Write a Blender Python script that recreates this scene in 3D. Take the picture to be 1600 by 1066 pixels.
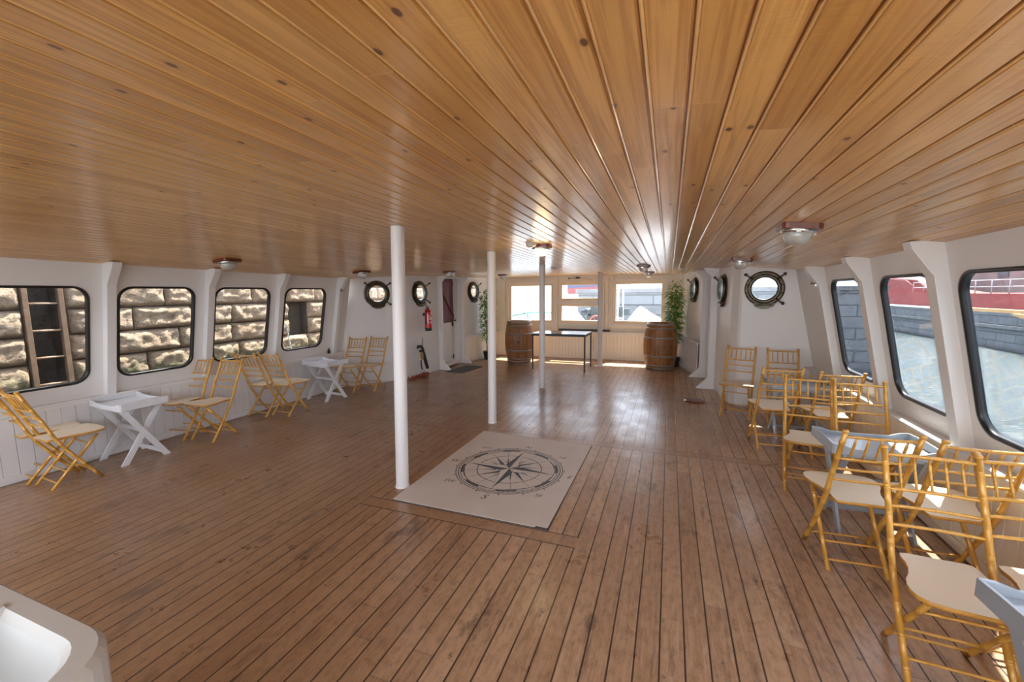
import bpy, bmesh, math, random
from mathutils import Vector, Matrix, noise

for _o in list(bpy.data.objects):
    bpy.data.objects.remove(_o)
random.seed(7)
SC = bpy.context.scene
COL = SC.collection
PI = math.pi

# ------------------------------------------------------------------ camera
YAW, PITCH, ROLL, FPX, H = 0.361542, 0.115457, -0.0097796, 650.364, 1.65
def cam_axes():
    cy, sy, cp, sp = math.cos(YAW), math.sin(YAW), math.cos(PITCH), math.sin(PITCH)
    f = Vector((-sy*cp, cy*cp, -sp)); r = Vector((cy, sy, 0)); u = r.cross(f)
    cr, sr = math.cos(ROLL), math.sin(ROLL)
    return cr*r + sr*u, -sr*r + cr*u, f
_r, _u, _f = cam_axes()
cam_d = bpy.data.cameras.new('camera')
cam_d.sensor_width = 36.0
cam_d.lens = 36.0*FPX/1600
cam_d.clip_start = 0.02
cam_d.clip_end = 500
cam = bpy.data.objects.new('camera', cam_d)
COL.objects.link(cam)
cam.matrix_world = Matrix(((_r.x, _u.x, -_f.x, 0), (_r.y, _u.y, -_f.y, 0), (_r.z, _u.z, -_f.z, H), (0, 0, 0, 1)))
SC.camera = cam

# ------------------------------------------------------------------ world, sun, exposure
world = bpy.data.worlds.new('sky')
SC.world = world
world.use_nodes = True
wn = world.node_tree
wn.nodes.clear()
wo = wn.nodes.new('ShaderNodeOutputWorld')
wb = wn.nodes.new('ShaderNodeBackground')
wt = wn.nodes.new('ShaderNodeTexSky')
wt.sky_type = 'NISHITA'
wt.sun_disc = False
wt.sun_elevation = math.radians(60)
wt.sun_rotation = math.radians(12)
wt.air_density = 1.0
wt.dust_density = 4.0
wmix = wn.nodes.new('ShaderNodeMix'); wmix.data_type = 'RGBA'
wmix.inputs[0].default_value = 0.55
wmix.inputs[7].default_value = (11.0, 11.8, 13.0, 1)
wn.links.new(wt.outputs[0], wmix.inputs[6])
wn.links.new(wmix.outputs[2], wb.inputs[0])
wn.links.new(wb.outputs[0], wo.inputs[0])
wb.inputs[1].default_value = 0.55
SUN_DIR = Vector((0.13, 0.53, 1.0)).normalized()
sun_d = bpy.data.lights.new('sun', 'SUN')
sun_d.energy = 33.0
sun_d.angle = math.radians(0.6)
sun_d.color = (1.0, 0.93, 0.82)
sun = bpy.data.objects.new('sun', sun_d)
COL.objects.link(sun)
sun.rotation_euler = SUN_DIR.to_track_quat('Z', 'Y').to_euler()
sun.location = (4, 12, 20)
VS = SC.view_settings
VS.view_transform = 'Standard'
VS.look = 'None'
VS.gamma = 1
VS.use_curve_mapping = False
VS.exposure = 0.9
SC.cycles.max_bounces = 10
SC.cycles.diffuse_bounces = 6
SC.cycles.transparent_max_bounces = 16
SC.cycles.use_denoising = True
SC.cycles.sample_clamp_indirect = 8

# ------------------------------------------------------------------ material helpers
class G:
    def __init__(s, name):
        s.m = bpy.data.materials.new(name); s.m.use_nodes = True
        s.t = s.m.node_tree; s.t.nodes.clear()
        s.out = s.t.nodes.new('ShaderNodeOutputMaterial')
    def put(s, sock, v):
        if v is None: return
        if hasattr(v, 'is_output') or isinstance(v, bpy.types.NodeSocket): s.t.links.new(v, sock)
        elif isinstance(v, (tuple, list)):
            v = tuple(v)
            if sock.type == 'RGBA' and len(v) == 3: v = v + (1,)
            sock.default_value = v
        else: sock.default_value = v
    def M(s, op, a, b=None, c=None, clamp=False):
        n = s.t.nodes.new('ShaderNodeMath'); n.operation = op; n.use_clamp = clamp
        s.put(n.inputs[0], a); s.put(n.inputs[1], b); s.put(n.inputs[2], c)
        return n.outputs[0]
    def pos(s):
        n = s.t.nodes.new('ShaderNodeTexCoord'); return n.outputs['Object']
    def sep(s, v):
        n = s.t.nodes.new('ShaderNodeSeparateXYZ'); s.put(n.inputs[0], v); return n.outputs
    def comb(s, x, y, z):
        n = s.t.nodes.new('ShaderNodeCombineXYZ')
        s.put(n.inputs[0], x); s.put(n.inputs[1], y); s.put(n.inputs[2], z); return n.outputs[0]
    def scale(s, v, sc):
        n = s.t.nodes.new('ShaderNodeMapping'); s.put(n.inputs[0], v); n.inputs['Scale'].default_value = sc; return n.outputs[0]
    def noise(s, v, scale, detail=3, rough=0.5, dist=0):
        n = s.t.nodes.new('ShaderNodeTexNoise'); s.put(n.inputs['Vector'], v)
        n.inputs['Scale'].default_value = scale; n.inputs['Detail'].default_value = detail
        n.inputs['Roughness'].default_value = rough; n.inputs['Distortion'].default_value = dist
        return n.outputs['Fac']
    def white(s, v):
        n = s.t.nodes.new('ShaderNodeTexWhiteNoise'); n.noise_dimensions = '3D'; s.put(n.inputs[0], v); return n.outputs[0]
    def voro(s, v, scale, feature='F1', rnd=1.0):
        n = s.t.nodes.new('ShaderNodeTexVoronoi'); n.voronoi_dimensions = '2D'; n.feature = feature; s.put(n.inputs['Vector'], v)
        n.inputs['Scale'].default_value = scale; n.inputs['Randomness'].default_value = rnd; return n.outputs
    def ramp(s, v, a, b, lo=0.0, hi=1.0):
        n = s.t.nodes.new('ShaderNodeMapRange'); n.interpolation_type = 'SMOOTHSTEP'; s.put(n.inputs[0], v)
        n.inputs[1].default_value = a; n.inputs[2].default_value = b; n.inputs[3].default_value = lo; n.inputs[4].default_value = hi
        return n.outputs[0]
    def mix(s, f, a, b, mode='MIX'):
        n = s.t.nodes.new('ShaderNodeMix'); n.data_type = 'RGBA'; n.blend_type = mode
        s.put(n.inputs[0], f); s.put(n.inputs[6], a); s.put(n.inputs[7], b); return n.outputs[2]
    def bump(s, h, strength=0.3, dist=0.01):
        n = s.t.nodes.new('ShaderNodeBump'); s.put(n.inputs['Height'], h)
        n.inputs['Strength'].default_value = strength; n.inputs['Distance'].default_value = dist; return n.outputs[0]
    def bsdf(s, col, rough=0.5, metal=0.0, normal=None, coat=0.0, coat_rough=0.1, spec=0.5, trans=0.0):
        n = s.t.nodes.new('ShaderNodeBsdfPrincipled')
        s.put(n.inputs['Base Color'], col); s.put(n.inputs['Roughness'], rough); s.put(n.inputs['Metallic'], metal)
        s.put(n.inputs['Coat Weight'], coat); s.put(n.inputs['Coat Roughness'], coat_rough)
        s.put(n.inputs['Specular IOR Level'], spec); s.put(n.inputs['Transmission Weight'], trans)
        if normal is not None: s.put(n.inputs['Normal'], normal)
        s.t.links.new(n.outputs[0], s.out.inputs[0]); s.b = n
        return s.m

def simple(name, col, rough=0.5, metal=0.0, var=0.08, scale=6.0, coat=0.0, bump=0.0, bscale=60.0):
    g = G(name); p = g.pos()
    n = g.noise(p, scale, 4, 0.6)
    dark = tuple(c*(1-var*1.6) for c in col); lite = tuple(min(1, c*(1+var)) for c in col)
    c = g.mix(n, dark, lite)
    nm = g.bump(g.noise(p, bscale, 3), bump, 0.004) if bump else None
    return g.bsdf(c, rough, metal, nm, coat)

def painted(name, col, dirt=0.25):
    g = G(name); p = g.pos()
    n = g.noise(p, 2.3, 5, 0.65)
    c = g.mix(n, tuple(x*0.93 for x in col), col)
    spots = g.ramp(g.noise(p, 14, 6, 0.7), 0.66, 0.78)
    c = g.mix(g.M('MULTIPLY', spots, dirt), c, (0.45, 0.36, 0.27))
    return g.bsdf(c, 0.42, 0, g.bump(g.noise(p, 35, 3), 0.12, 0.004))

def glass_mat(name, tint=(1, 1, 1), dirt=0.0):
    g = G(name)
    tr = g.t.nodes.new('ShaderNodeBsdfTransparent'); tr.inputs[0].default_value = tint + (1,)
    gl = g.t.nodes.new('ShaderNodeBsdfGlossy'); gl.inputs['Roughness'].default_value = 0.02
    lw = g.t.nodes.new('ShaderNodeLayerWeight'); lw.inputs[0].default_value = .5
    fr = g.M('ADD', g.M('MULTIPLY', g.M('POWER', lw.outputs['Facing'], 5.0), .45), .02)
    mx = g.t.nodes.new('ShaderNodeMixShader')
    g.t.links.new(fr, mx.inputs[0]); g.t.links.new(tr.outputs[0], mx.inputs[1]); g.t.links.new(gl.outputs[0], mx.inputs[2])
    last = mx.outputs[0]
    if dirt:
        df = g.t.nodes.new('ShaderNodeBsdfDiffuse'); df.inputs[0].default_value = (.8, .8, .8, 1)
        m2 = g.t.nodes.new('ShaderNodeMixShader')
        p = g.pos()
        n = g.noise(g.scale(p, (8, 8, 1.2)), 3, 5, .7)
        sp = g.ramp(g.noise(p, 90, 2, .5), .66, .74)
        f = g.M('MULTIPLY', g.M('ADD', g.ramp(n, .5, .85), g.M('MULTIPLY', sp, .8)), dirt)
        g.put(m2.inputs[0], f); g.t.links.new(last, m2.inputs[1]); g.t.links.new(df.outputs[0], m2.inputs[2])
        last = m2.outputs[0]
    g.t.links.new(last, g.out.inputs[0])
    return g.m

def floor_mat():
    g = G('worn_deck_planks'); p = g.pos(); x, y, z = g.sep(p)
    W = 0.1075; X0 = 0.1145
    wob = g.M('MULTIPLY', g.M('SUBTRACT', g.noise(g.scale(p, (3, 1.2, 1)), 1.6, 3), 0.5), 0.006)
    u = g.M('DIVIDE', g.M('SUBTRACT', g.M('ADD', x, wob), X0), W)
    pid = g.M('FLOOR', u)
    fr = g.M('SUBTRACT', u, pid)
    edge = g.M('MINIMUM', fr, g.M('SUBTRACT', 1.0, fr))            # 0 at seam
    seam = g.M('SUBTRACT', 1.0, g.ramp(edge, 0.022, 0.05))
    # plank butt joints
    rnd = g.white(g.comb(pid, 3.3, 1.7))
    v = g.M('DIVIDE', g.M('ADD', y, g.M('MULTIPLY', rnd, 5.0)), 3.1)
    vid = g.M('FLOOR', v); vf = g.M('SUBTRACT', v, vid)
    ve = g.M('MINIMUM', vf, g.M('SUBTRACT', 1.0, vf))
    butt = g.M('SUBTRACT', 1.0, g.ramp(ve, 0.0006, 0.0016))
    # cross boards: (y0, y1, x0, x1)
    inb = None; bedge = None
    for (a, b, xa, xb) in ((2.50, 2.625, -2.25, -0.52), (4.37, 4.49, -7, 3), (6.60, 6.70, -7, 3), (2.50, 4.37, -0.74, -0.735)):
        mx = g.M('MULTIPLY', g.M('GREATER_THAN', x, xa), g.M('LESS_THAN', x, xb))
        ins = g.M('MULTIPLY', g.M('MULTIPLY', g.M('GREATER_THAN', y, a), g.M('LESS_THAN', y, b)), mx)
        e = g.M('MINIMUM', g.M('ABSOLUTE', g.M('SUBTRACT', y, a)), g.M('ABSOLUTE', g.M('SUBTRACT', y, b)))
        el = g.M('MULTIPLY', g.M('SUBTRACT', 1.0, g.ramp(e, 0.002, 0.007)), mx)
        inb = ins if inb is None else g.M('MAXIMUM', inb, ins)
        bedge = el if bedge is None else g.M('MAXIMUM', bedge, el)
    ninb = g.M('SUBTRACT', 1.0, inb)
    line = g.M('MAXIMUM', g.M('MULTIPLY', g.M('MAXIMUM', seam, g.M('MULTIPLY', butt, .3)), ninb), bedge)
    # colours
    grain = g.noise(g.scale(p, (55, 2.2, 1)), 1.5, 4, 0.6, 0.4)
    tone = g.white(g.comb(pid, vid, 0.5))
    c = g.mix(g.ramp(tone, 0, 1), (0.37, 0.215, 0.12), (0.50, 0.32, 0.19))
    c = g.mix(g.M('MULTIPLY', g.ramp(grain, 0.35, 0.75), .6), c, (0.54, 0.38, 0.265))
    c = g.mix(g.M('MULTIPLY', inb, 0.45), c, (0.33, 0.18, 0.10))
    # weaker light on the left painted as a browner gradient, plus random brown patches
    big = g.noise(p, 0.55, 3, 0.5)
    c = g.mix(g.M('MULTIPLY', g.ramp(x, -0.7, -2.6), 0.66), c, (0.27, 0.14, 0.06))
    c = g.mix(g.M('MULTIPLY', g.ramp(big, 0.5, 0.7), 0.35), c, (0.26, 0.13, 0.06))
    stain = g.ramp(g.noise(g.scale(p, (2.4, 0.9, 1)), 2.1, 6, 0.72), 0.55, 0.68)
    c = g.mix(g.M('MULTIPLY', stain, 0.72), c, (0.10, 0.065, 0.05))
    st2 = g.ramp(g.noise(g.scale(p, (1.0, .6, 1)), 7.5, 5, 0.75), 0.62, 0.72)
    c = g.mix(g.M('MULTIPLY', st2, 0.75), c, (0.065, 0.05, 0.05))
    mot = g.ramp(g.noise(g.scale(p, (1, .45, 1)), 28, 5, 0.75), 0.42, 0.7)
    c = g.mix(g.M('MULTIPLY', mot, 0.5), c, (0.17, 0.09, 0.055))
    lst = g.ramp(g.noise(g.scale(g.comb(g.M('ADD', x, g.M('MULTIPLY', pid, .7)), y, z), (7, .8, 1)), 2.4, 5, 0.7), 0.56, 0.74)
    c = g.mix(g.M('MULTIPLY', lst, 0.68), c, (0.10, 0.06, 0.045))
    ring = g.voro(g.scale(p, (1, 1, 0.01)), 5.5)[0]
    rg = g.M('MULTIPLY', g.ramp(ring, 0.045, 0.055), g.M('SUBTRACT', 1.0, g.ramp(ring, 0.062, 0.075)))
    c = g.mix(g.M('MULTIPLY', rg, 0.35), c, (0.10, 0.06, 0.05))
    scr = g.ramp(g.noise(g.scale(p, (9, 2, 1)), 9, 5, 0.8, 2.0), 0.64, 0.69)
    c = g.mix(g.M('MULTIPLY', scr, 0.4), c, (0.08, 0.055, 0.05))
    c = g.mix(g.M('MULTIPLY', line, 0.93), c, (0.030, 0.014, 0.011))
    h = g.M('SUBTRACT', g.M('MULTIPLY', grain, 0.12), line)
    h = g.M('ADD', h, g.M('MULTIPLY', g.noise(p, 5, 3), 0.35))
    ro = g.ramp(g.noise(p, 3.0, 5, 0.7), 0.3, 0.75, 0.26, 0.5)
    return g.bsdf(c, ro, 0, g.bump(h, 0.35, 0.006), coat=0.36, coat_rough=0.2)

CW, CX0 = 0.0955, -0.166
def ceiling_mat():
    g = G('varnished_pine_boards'); p = g.pos(); x, y, z = g.sep(p)
    u = g.M('DIVIDE', g.M('SUBTRACT', x, CX0), CW)
    pid = g.M('FLOOR', u)
    rnd = g.white(g.comb(pid, 1.3, 8.7))
    v = g.M('DIVIDE', g.M('ADD', y, g.M('MULTIPLY', rnd, 6.0)), 3.6)
    vid = g.M('FLOOR', v); vf = g.M('SUBTRACT', v, vid)
    butt = g.M('SUBTRACT', 1.0, g.ramp(g.M('MINIMUM', vf, g.M('SUBTRACT', 1.0, vf)), 0.0003, 0.0009))
    tone = g.white(g.comb(pid, vid, 2.5))
    q = g.comb(g.M('ADD', x, g.M('MULTIPLY', pid, 3.1)), g.M('ADD', y, g.M('MULTIPLY', tone, 9)), z)
    gr = g.noise(g.scale(q, (34, 1.1, 1)), 1.6, 4, 0.55, 0.8)
    c = g.mix(tone, (0.56, 0.29, 0.075), (0.76, 0.44, 0.145))
    c = g.mix(g.M('MULTIPLY', g.ramp(gr, 0.40, 0.66), 0.7), c, (0.42, 0.19, 0.045))
    c = g.mix(g.M('MULTIPLY', g.ramp(g.noise(q, 1.3, 2), 0.45, 0.7), 0.3), c, (0.80, 0.54, 0.25))
    k = g.voro(g.scale(q, (1.0, 0.6, 1)), 3.7)[0]
    kn = g.M('SUBTRACT', 1.0, g.ramp(k, 0.022, 0.040))
    halo = g.M('SUBTRACT', 1.0, g.ramp(k, 0.03, 0.09))
    c = g.mix(g.M('MULTIPLY', halo, 0.35), c, (0.45, 0.20, 0.06))
    c = g.mix(g.M('MULTIPLY', kn, 0.9), c, (0.10, 0.04, 0.02))
    gv = g.M('SUBTRACT', u, pid)
    c = g.mix(g.M('MULTIPLY', g.M('SUBTRACT', 1.0, g.ramp(gv, .025, .045)), .75), c, (0.20, 0.075, 0.02))
    c = g.mix(g.M('MULTIPLY', g.M('MULTIPLY', g.ramp(gv, .05, .07), g.M('SUBTRACT', 1.0, g.ramp(gv, .12, .14))), .45), c, (0.90, 0.62, 0.28))
    c = g.mix(g.M('MULTIPLY', butt, 0.35), c, (0.85, 0.6, 0.3))
    h = g.M('ADD', g.M('MULTIPLY', g.noise(g.scale(p, (2.5, 16, 1)), 1.4, 4, .6), 1.3), g.M('MULTIPLY', gr, 0.15))
    return g.bsdf(c, 0.30, 0, g.bump(h, 0.16, 0.01), coat=0.35, coat_rough=0.14)

def stave_mat():
    g = G('barrel_oak'); p = g.pos(); x, y, z = g.sep(p)
    a = g.M('MULTIPLY', g.M('ARCTAN2', y, x), 24/(2*PI))
    aid = g.M('FLOOR', a); fr = g.M('SUBTRACT', a, aid)
    e = g.M('MINIMUM', fr, g.M('SUBTRACT', 1.0, fr))
    ln = g.M('SUBTRACT', 1.0, g.ramp(e, 0.02, 0.07))
    t = g.white(g.comb(aid, 2.2, 5.1))
    gr = g.noise(g.scale(p, (18, 18, 2.0)), 2, 5, .65, .5)
    c = g.mix(t, (0.24, 0.095, 0.028), (0.42, 0.19, 0.062))
    c = g.mix(g.ramp(gr, .4, .75), c, (0.20, 0.075, 0.028))
    c = g.mix(g.M('MULTIPLY', g.ramp(g.noise(p, 4, 5, .7), .55, .7), .5), c, (0.12, 0.06, 0.035))
    c = g.mix(g.M('MULTIPLY', ln, .8), c, (0.05, 0.025, 0.015))
    return g.bsdf(c, .45, 0, g.bump(g.M('SUBTRACT', gr, ln), .3, .004))

def stone_mat(name, a, b, moss=None, scale=3.0):
    g = G(name); p = g.pos(); x, y, z = g.sep(p)
    n1 = g.noise(p, scale, 8, .7); n2 = g.noise(p, scale*7, 6, .7)
    c = g.mix(g.ramp(n1, .3, .7), a, b)
    c = g.mix(g.M('MULTIPLY', g.ramp(n2, .5, .7), .75), c, tuple(v*.36 for v in a))
    if moss is not None:
        mm = g.M('MULTIPLY', g.ramp(g.M('ADD', z, g.M('MULTIPLY', n1, -.5)), moss, moss-.35), g.ramp(g.noise(p, 9, 4), .35, .6))
        c = g.mix(mm, c, (0.085, 0.11, 0.02))
    return g.bsdf(c, .9, 0, g.bump(g.M('ADD', n2, g.M('MULTIPLY', g.noise(p, scale*14, 5, .7), .9)), 1.0, .035))

def ashlar_mat(name, ca, cb, bw, bh):
    g = G(name); p = g.pos(); x, y, z = g.sep(p)
    b = g.t.nodes.new('ShaderNodeTexBrick')
    g.put(b.inputs['Vector'], g.comb(g.M('ADD', x, y), z, 0.0))
    b.inputs['Color1'].default_value = ca + (1,); b.inputs['Color2'].default_value = cb + (1,)
    b.inputs['Mortar'].default_value = tuple(v*.45 for v in ca) + (1,)
    b.inputs['Scale'].default_value = 1.0; b.inputs['Mortar Size'].default_value = .02
    b.inputs['Brick Width'].default_value = bw; b.inputs['Row Height'].default_value = bh
    n = g.noise(p, 2.2, 7, .7)
    c = g.mix(g.M('MULTIPLY', g.ramp(n, .4, .75), .5), b.outputs[0], tuple(v*.5 for v in ca))
    wet = g.ramp(g.M('ADD', z, g.M('MULTIPLY', n, .3)), .42, .12)
    c = g.mix(g.M('MULTIPLY', wet, .85), c, (0.05, 0.055, 0.06))
    al = g.ramp(g.M('ADD', z, g.M('MULTIPLY', n, .4)), -.35, -.75)
    c = g.mix(g.M('MULTIPLY', al, .8), c, (0.06, 0.10, 0.03))
    return g.bsdf(c, .85, 0, g.bump(n, .5, .03))

def water_mat():
    g = G('harbour_water'); p = g.pos()
    n = g.noise(g.scale(p, (1.0, 2.4, 1)), 2.6, 6, .65, .6)
    n2 = g.noise(g.scale(p, (1.0, 1.8, 1)), 5.0, 4, .6, .4)
    h = g.M('ADD', n, g.M('MULTIPLY', n2, .4))
    c = g.mix(g.ramp(n, .35, .7), (0.022, 0.042, 0.045), (0.05, 0.08, 0.08))
    return g.bsdf(c, .12, 0, g.bump(h, .8, .10))

M = {}
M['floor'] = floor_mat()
M['ceiling'] = ceiling_mat()
M['white'] = painted('white_gloss_paint', (0.77, 0.75, 0.73), .22)
M['panel'] = painted('white_panelling_paint', (0.74, 0.73, 0.73), .45)
M['cream'] = painted('white_paint_warm_bounce', (0.86, 0.78, 0.64), .2)  # white paint tinted warm to stand for bounce from the sunlit floor
M['creamframe'] = painted('cream_window_frame_paint', (0.83, 0.70, 0.50), .15)
M['pole'] = painted('pole_white_paint', (0.76, 0.74, 0.73), .10)
M['rubber'] = simple('black_rubber', (0.012, 0.012, 0.013), .35)
M['glass'] = glass_mat('window_glass', (.53, .55, .57), .05)
M['clear'] = glass_mat('clear_glass', (.76, .78, .80))
M['barrel'] = stave_mat()
M['hoop'] = simple('galvanised_hoop', (0.36, 0.32, 0.28), .5, .6, .3, 12, bump=.2)
M['lid'] = simple('old_barrel_head', (0.10, 0.055, 0.03), .6, 0, .4, 8)
M['black'] = simple('black_steel', (0.018, 0.018, 0.02), .4)
M['tabletop'] = simple('black_laminate', (0.03, 0.033, 0.042), .16)
M['gold'] = simple('gold_bamboo_lacquer', (0.66, 0.335, 0.055), .33, .12, .22, 14, coat=.3)
M['seat'] = simple('cream_seat_laminate', (0.74, 0.60, 0.42), .38, 0, .06, 3)
M['seatedge'] = simple('amber_seat_edge', (0.60, 0.29, 0.05), .4, 0, .2, 20)
M['tabwhite'] = simple('white_table_paint', (0.72, 0.72, 0.74), .45, 0, .08, 9)
M['tabgrey'] = simple('blue_grey_table_paint', (0.34, 0.38, 0.42), .2, 0, .06, 9, coat=.2)
M['mat'] = simple('pale_mat_vinyl', (0.62, 0.555, 0.50), .5, 0, .10, 2.5)
M['ink'] = simple('charcoal_print', (0.045, 0.055, 0.065), .5)
M['red'] = simple('extinguisher_red', (0.55, 0.012, 0.015), .25, 0, .1, coat=.5)
M['labelwhite'] = simple('label_white', (0.75, 0.72, 0.7), .5)
M['brass'] = simple('tarnished_brass', (0.125, 0.105, 0.075), .4, .75, .55, 16, bump=.3, bscale=40)
M['brassrim'] = simple('verdigris_rim', (0.20, 0.25, 0.24), .35, .6, .3, 12)
M['wooddark'] = simple('mahogany', (0.16, 0.035, 0.018), .3, 0, .3, 8, coat=.4)
M['chrome'] = simple('dull_chrome', (0.55, 0.54, 0.52), .25, 1.0, .1)
M['basin'] = simple('worn_basin_plastic', (0.50, 0.49, 0.46), .45, 0, .06, 4)
M['plastic'] = simple('white_plastic', (0.72, 0.72, 0.69), .4, 0, .05, 4)
M['plum'] = simple('plum_painted_boards', (0.165, 0.045, 0.055), .5, 0, .25, 6)
M['doorwhite'] = painted('door_white_paint', (0.74, 0.72, 0.68), .5)
M['matgrey'] = simple('grey_doormat_fibre', (0.10, 0.105, 0.10), .95, 0, .3, 60, bump=.6)
M['rope'] = simple('reddish_rope', (0.36, 0.085, 0.04), .8, 0, .35, 30)
M['leaf'] = simple('bamboo_leaf_green', (0.10, 0.30, 0.03), .45, 0, .55, 9)
M['stem'] = simple('bamboo_stem', (0.22, 0.20, 0.06), .5, 0, .3, 12)
M['pot'] = simple('black_pot', (0.03, 0.025, 0.022), .6)
M['strap'] = simple('black_webbing', (0.025, 0.025, 0.03), .7, 0, .5, 25)
M['ochre'] = simple('ochre_foam', (0.38, 0.20, 0.05), .7)
M['grey'] = simple('grey_plastic', (0.35, 0.34, 0.33), .5)
M['green'] = simple('exit_sign_green', (0.02, 0.22, 0.10), .5)
M['quay'] = stone_mat('sunlit_quay_stone', (0.46, 0.32, 0.20), (0.66, 0.49, 0.34), moss=.60)
M['mortar'] = stone_mat('quay_joint', (0.13, 0.10, 0.075), (0.2, 0.16, 0.12))
M['ashlar'] = ashlar_mat('grey_ashlar_quay', (0.15, 0.16, 0.175), (0.215, 0.22, 0.225), 1.1, .36)
M['coping'] = stone_mat('coping_stone', (0.22, 0.23, 0.24), (0.32, 0.32, 0.32))
M['water'] = water_mat()
M['oldwood'] = simple('weathered_ladder_wood', (0.20, 0.12, 0.07), .8, 0, .4, 10, bump=.5)
M['rust'] = simple('rusty_rung', (0.30, 0.19, 0.12), .7, 0, .3, 20)
M['redhull'] = simple('red_hull_paint', (0.30, 0.04, 0.035), .6, 0, .25, 2)
M['navy'] = simple('navy_hull_paint', (0.05, 0.06, 0.14), .6, 0, .15, 2)
M['pink'] = simple('faded_building_plaster', (0.30, 0.235, 0.215), .85, 0, .35, .9)
M['timber'] = simple('orange_timber', (0.62, 0.36, 0.14), .7, 0, .25, 3)
M['tarp'] = simple('white_tarpaulin', (0.80, 0.80, 0.82), .6, 0, .04, 2, bump=.2, bscale=8)
M['deckgrey'] = simple('bow_deck_paint', (0.38, 0.39, 0.40), .6)
M['teal'] = simple('teal_rail_paint', (0.05, 0.36, 0.33), .5)
M['winch'] = simple('dark_winch_iron', (0.035, 0.05, 0.06), .5, .3, .4, 8)
M['wheelred'] = simple('red_wheel_paint', (0.45, 0.07, 0.05), .5)
M['galv'] = simple('galvanised_rail', (0.45, 0.46, 0.48), .5, .5)
M['darkpane'] = simple('dark_window_pane', (0.05, 0.06, 0.08), .2)

def bulb_mat():
    g = G('lit_lamp_globe')
    e = g.t.nodes.new('ShaderNodeEmission'); e.inputs[0].default_value = (1, .78, .45, 1); e.inputs[1].default_value = 4
    g.t.links.new(e.outputs[0], g.out.inputs[0]); return g.m
M['lit'] = bulb_mat()
def frosted():
    g = G('ribbed_lamp_glass'); p = g.pos()
    return g.bsdf((.82, .80, .74), .12, 0, g.bump(g.noise(p, 60, 2), .3, .005), coat=.6, trans=.55)
M['globe'] = frosted()

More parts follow.
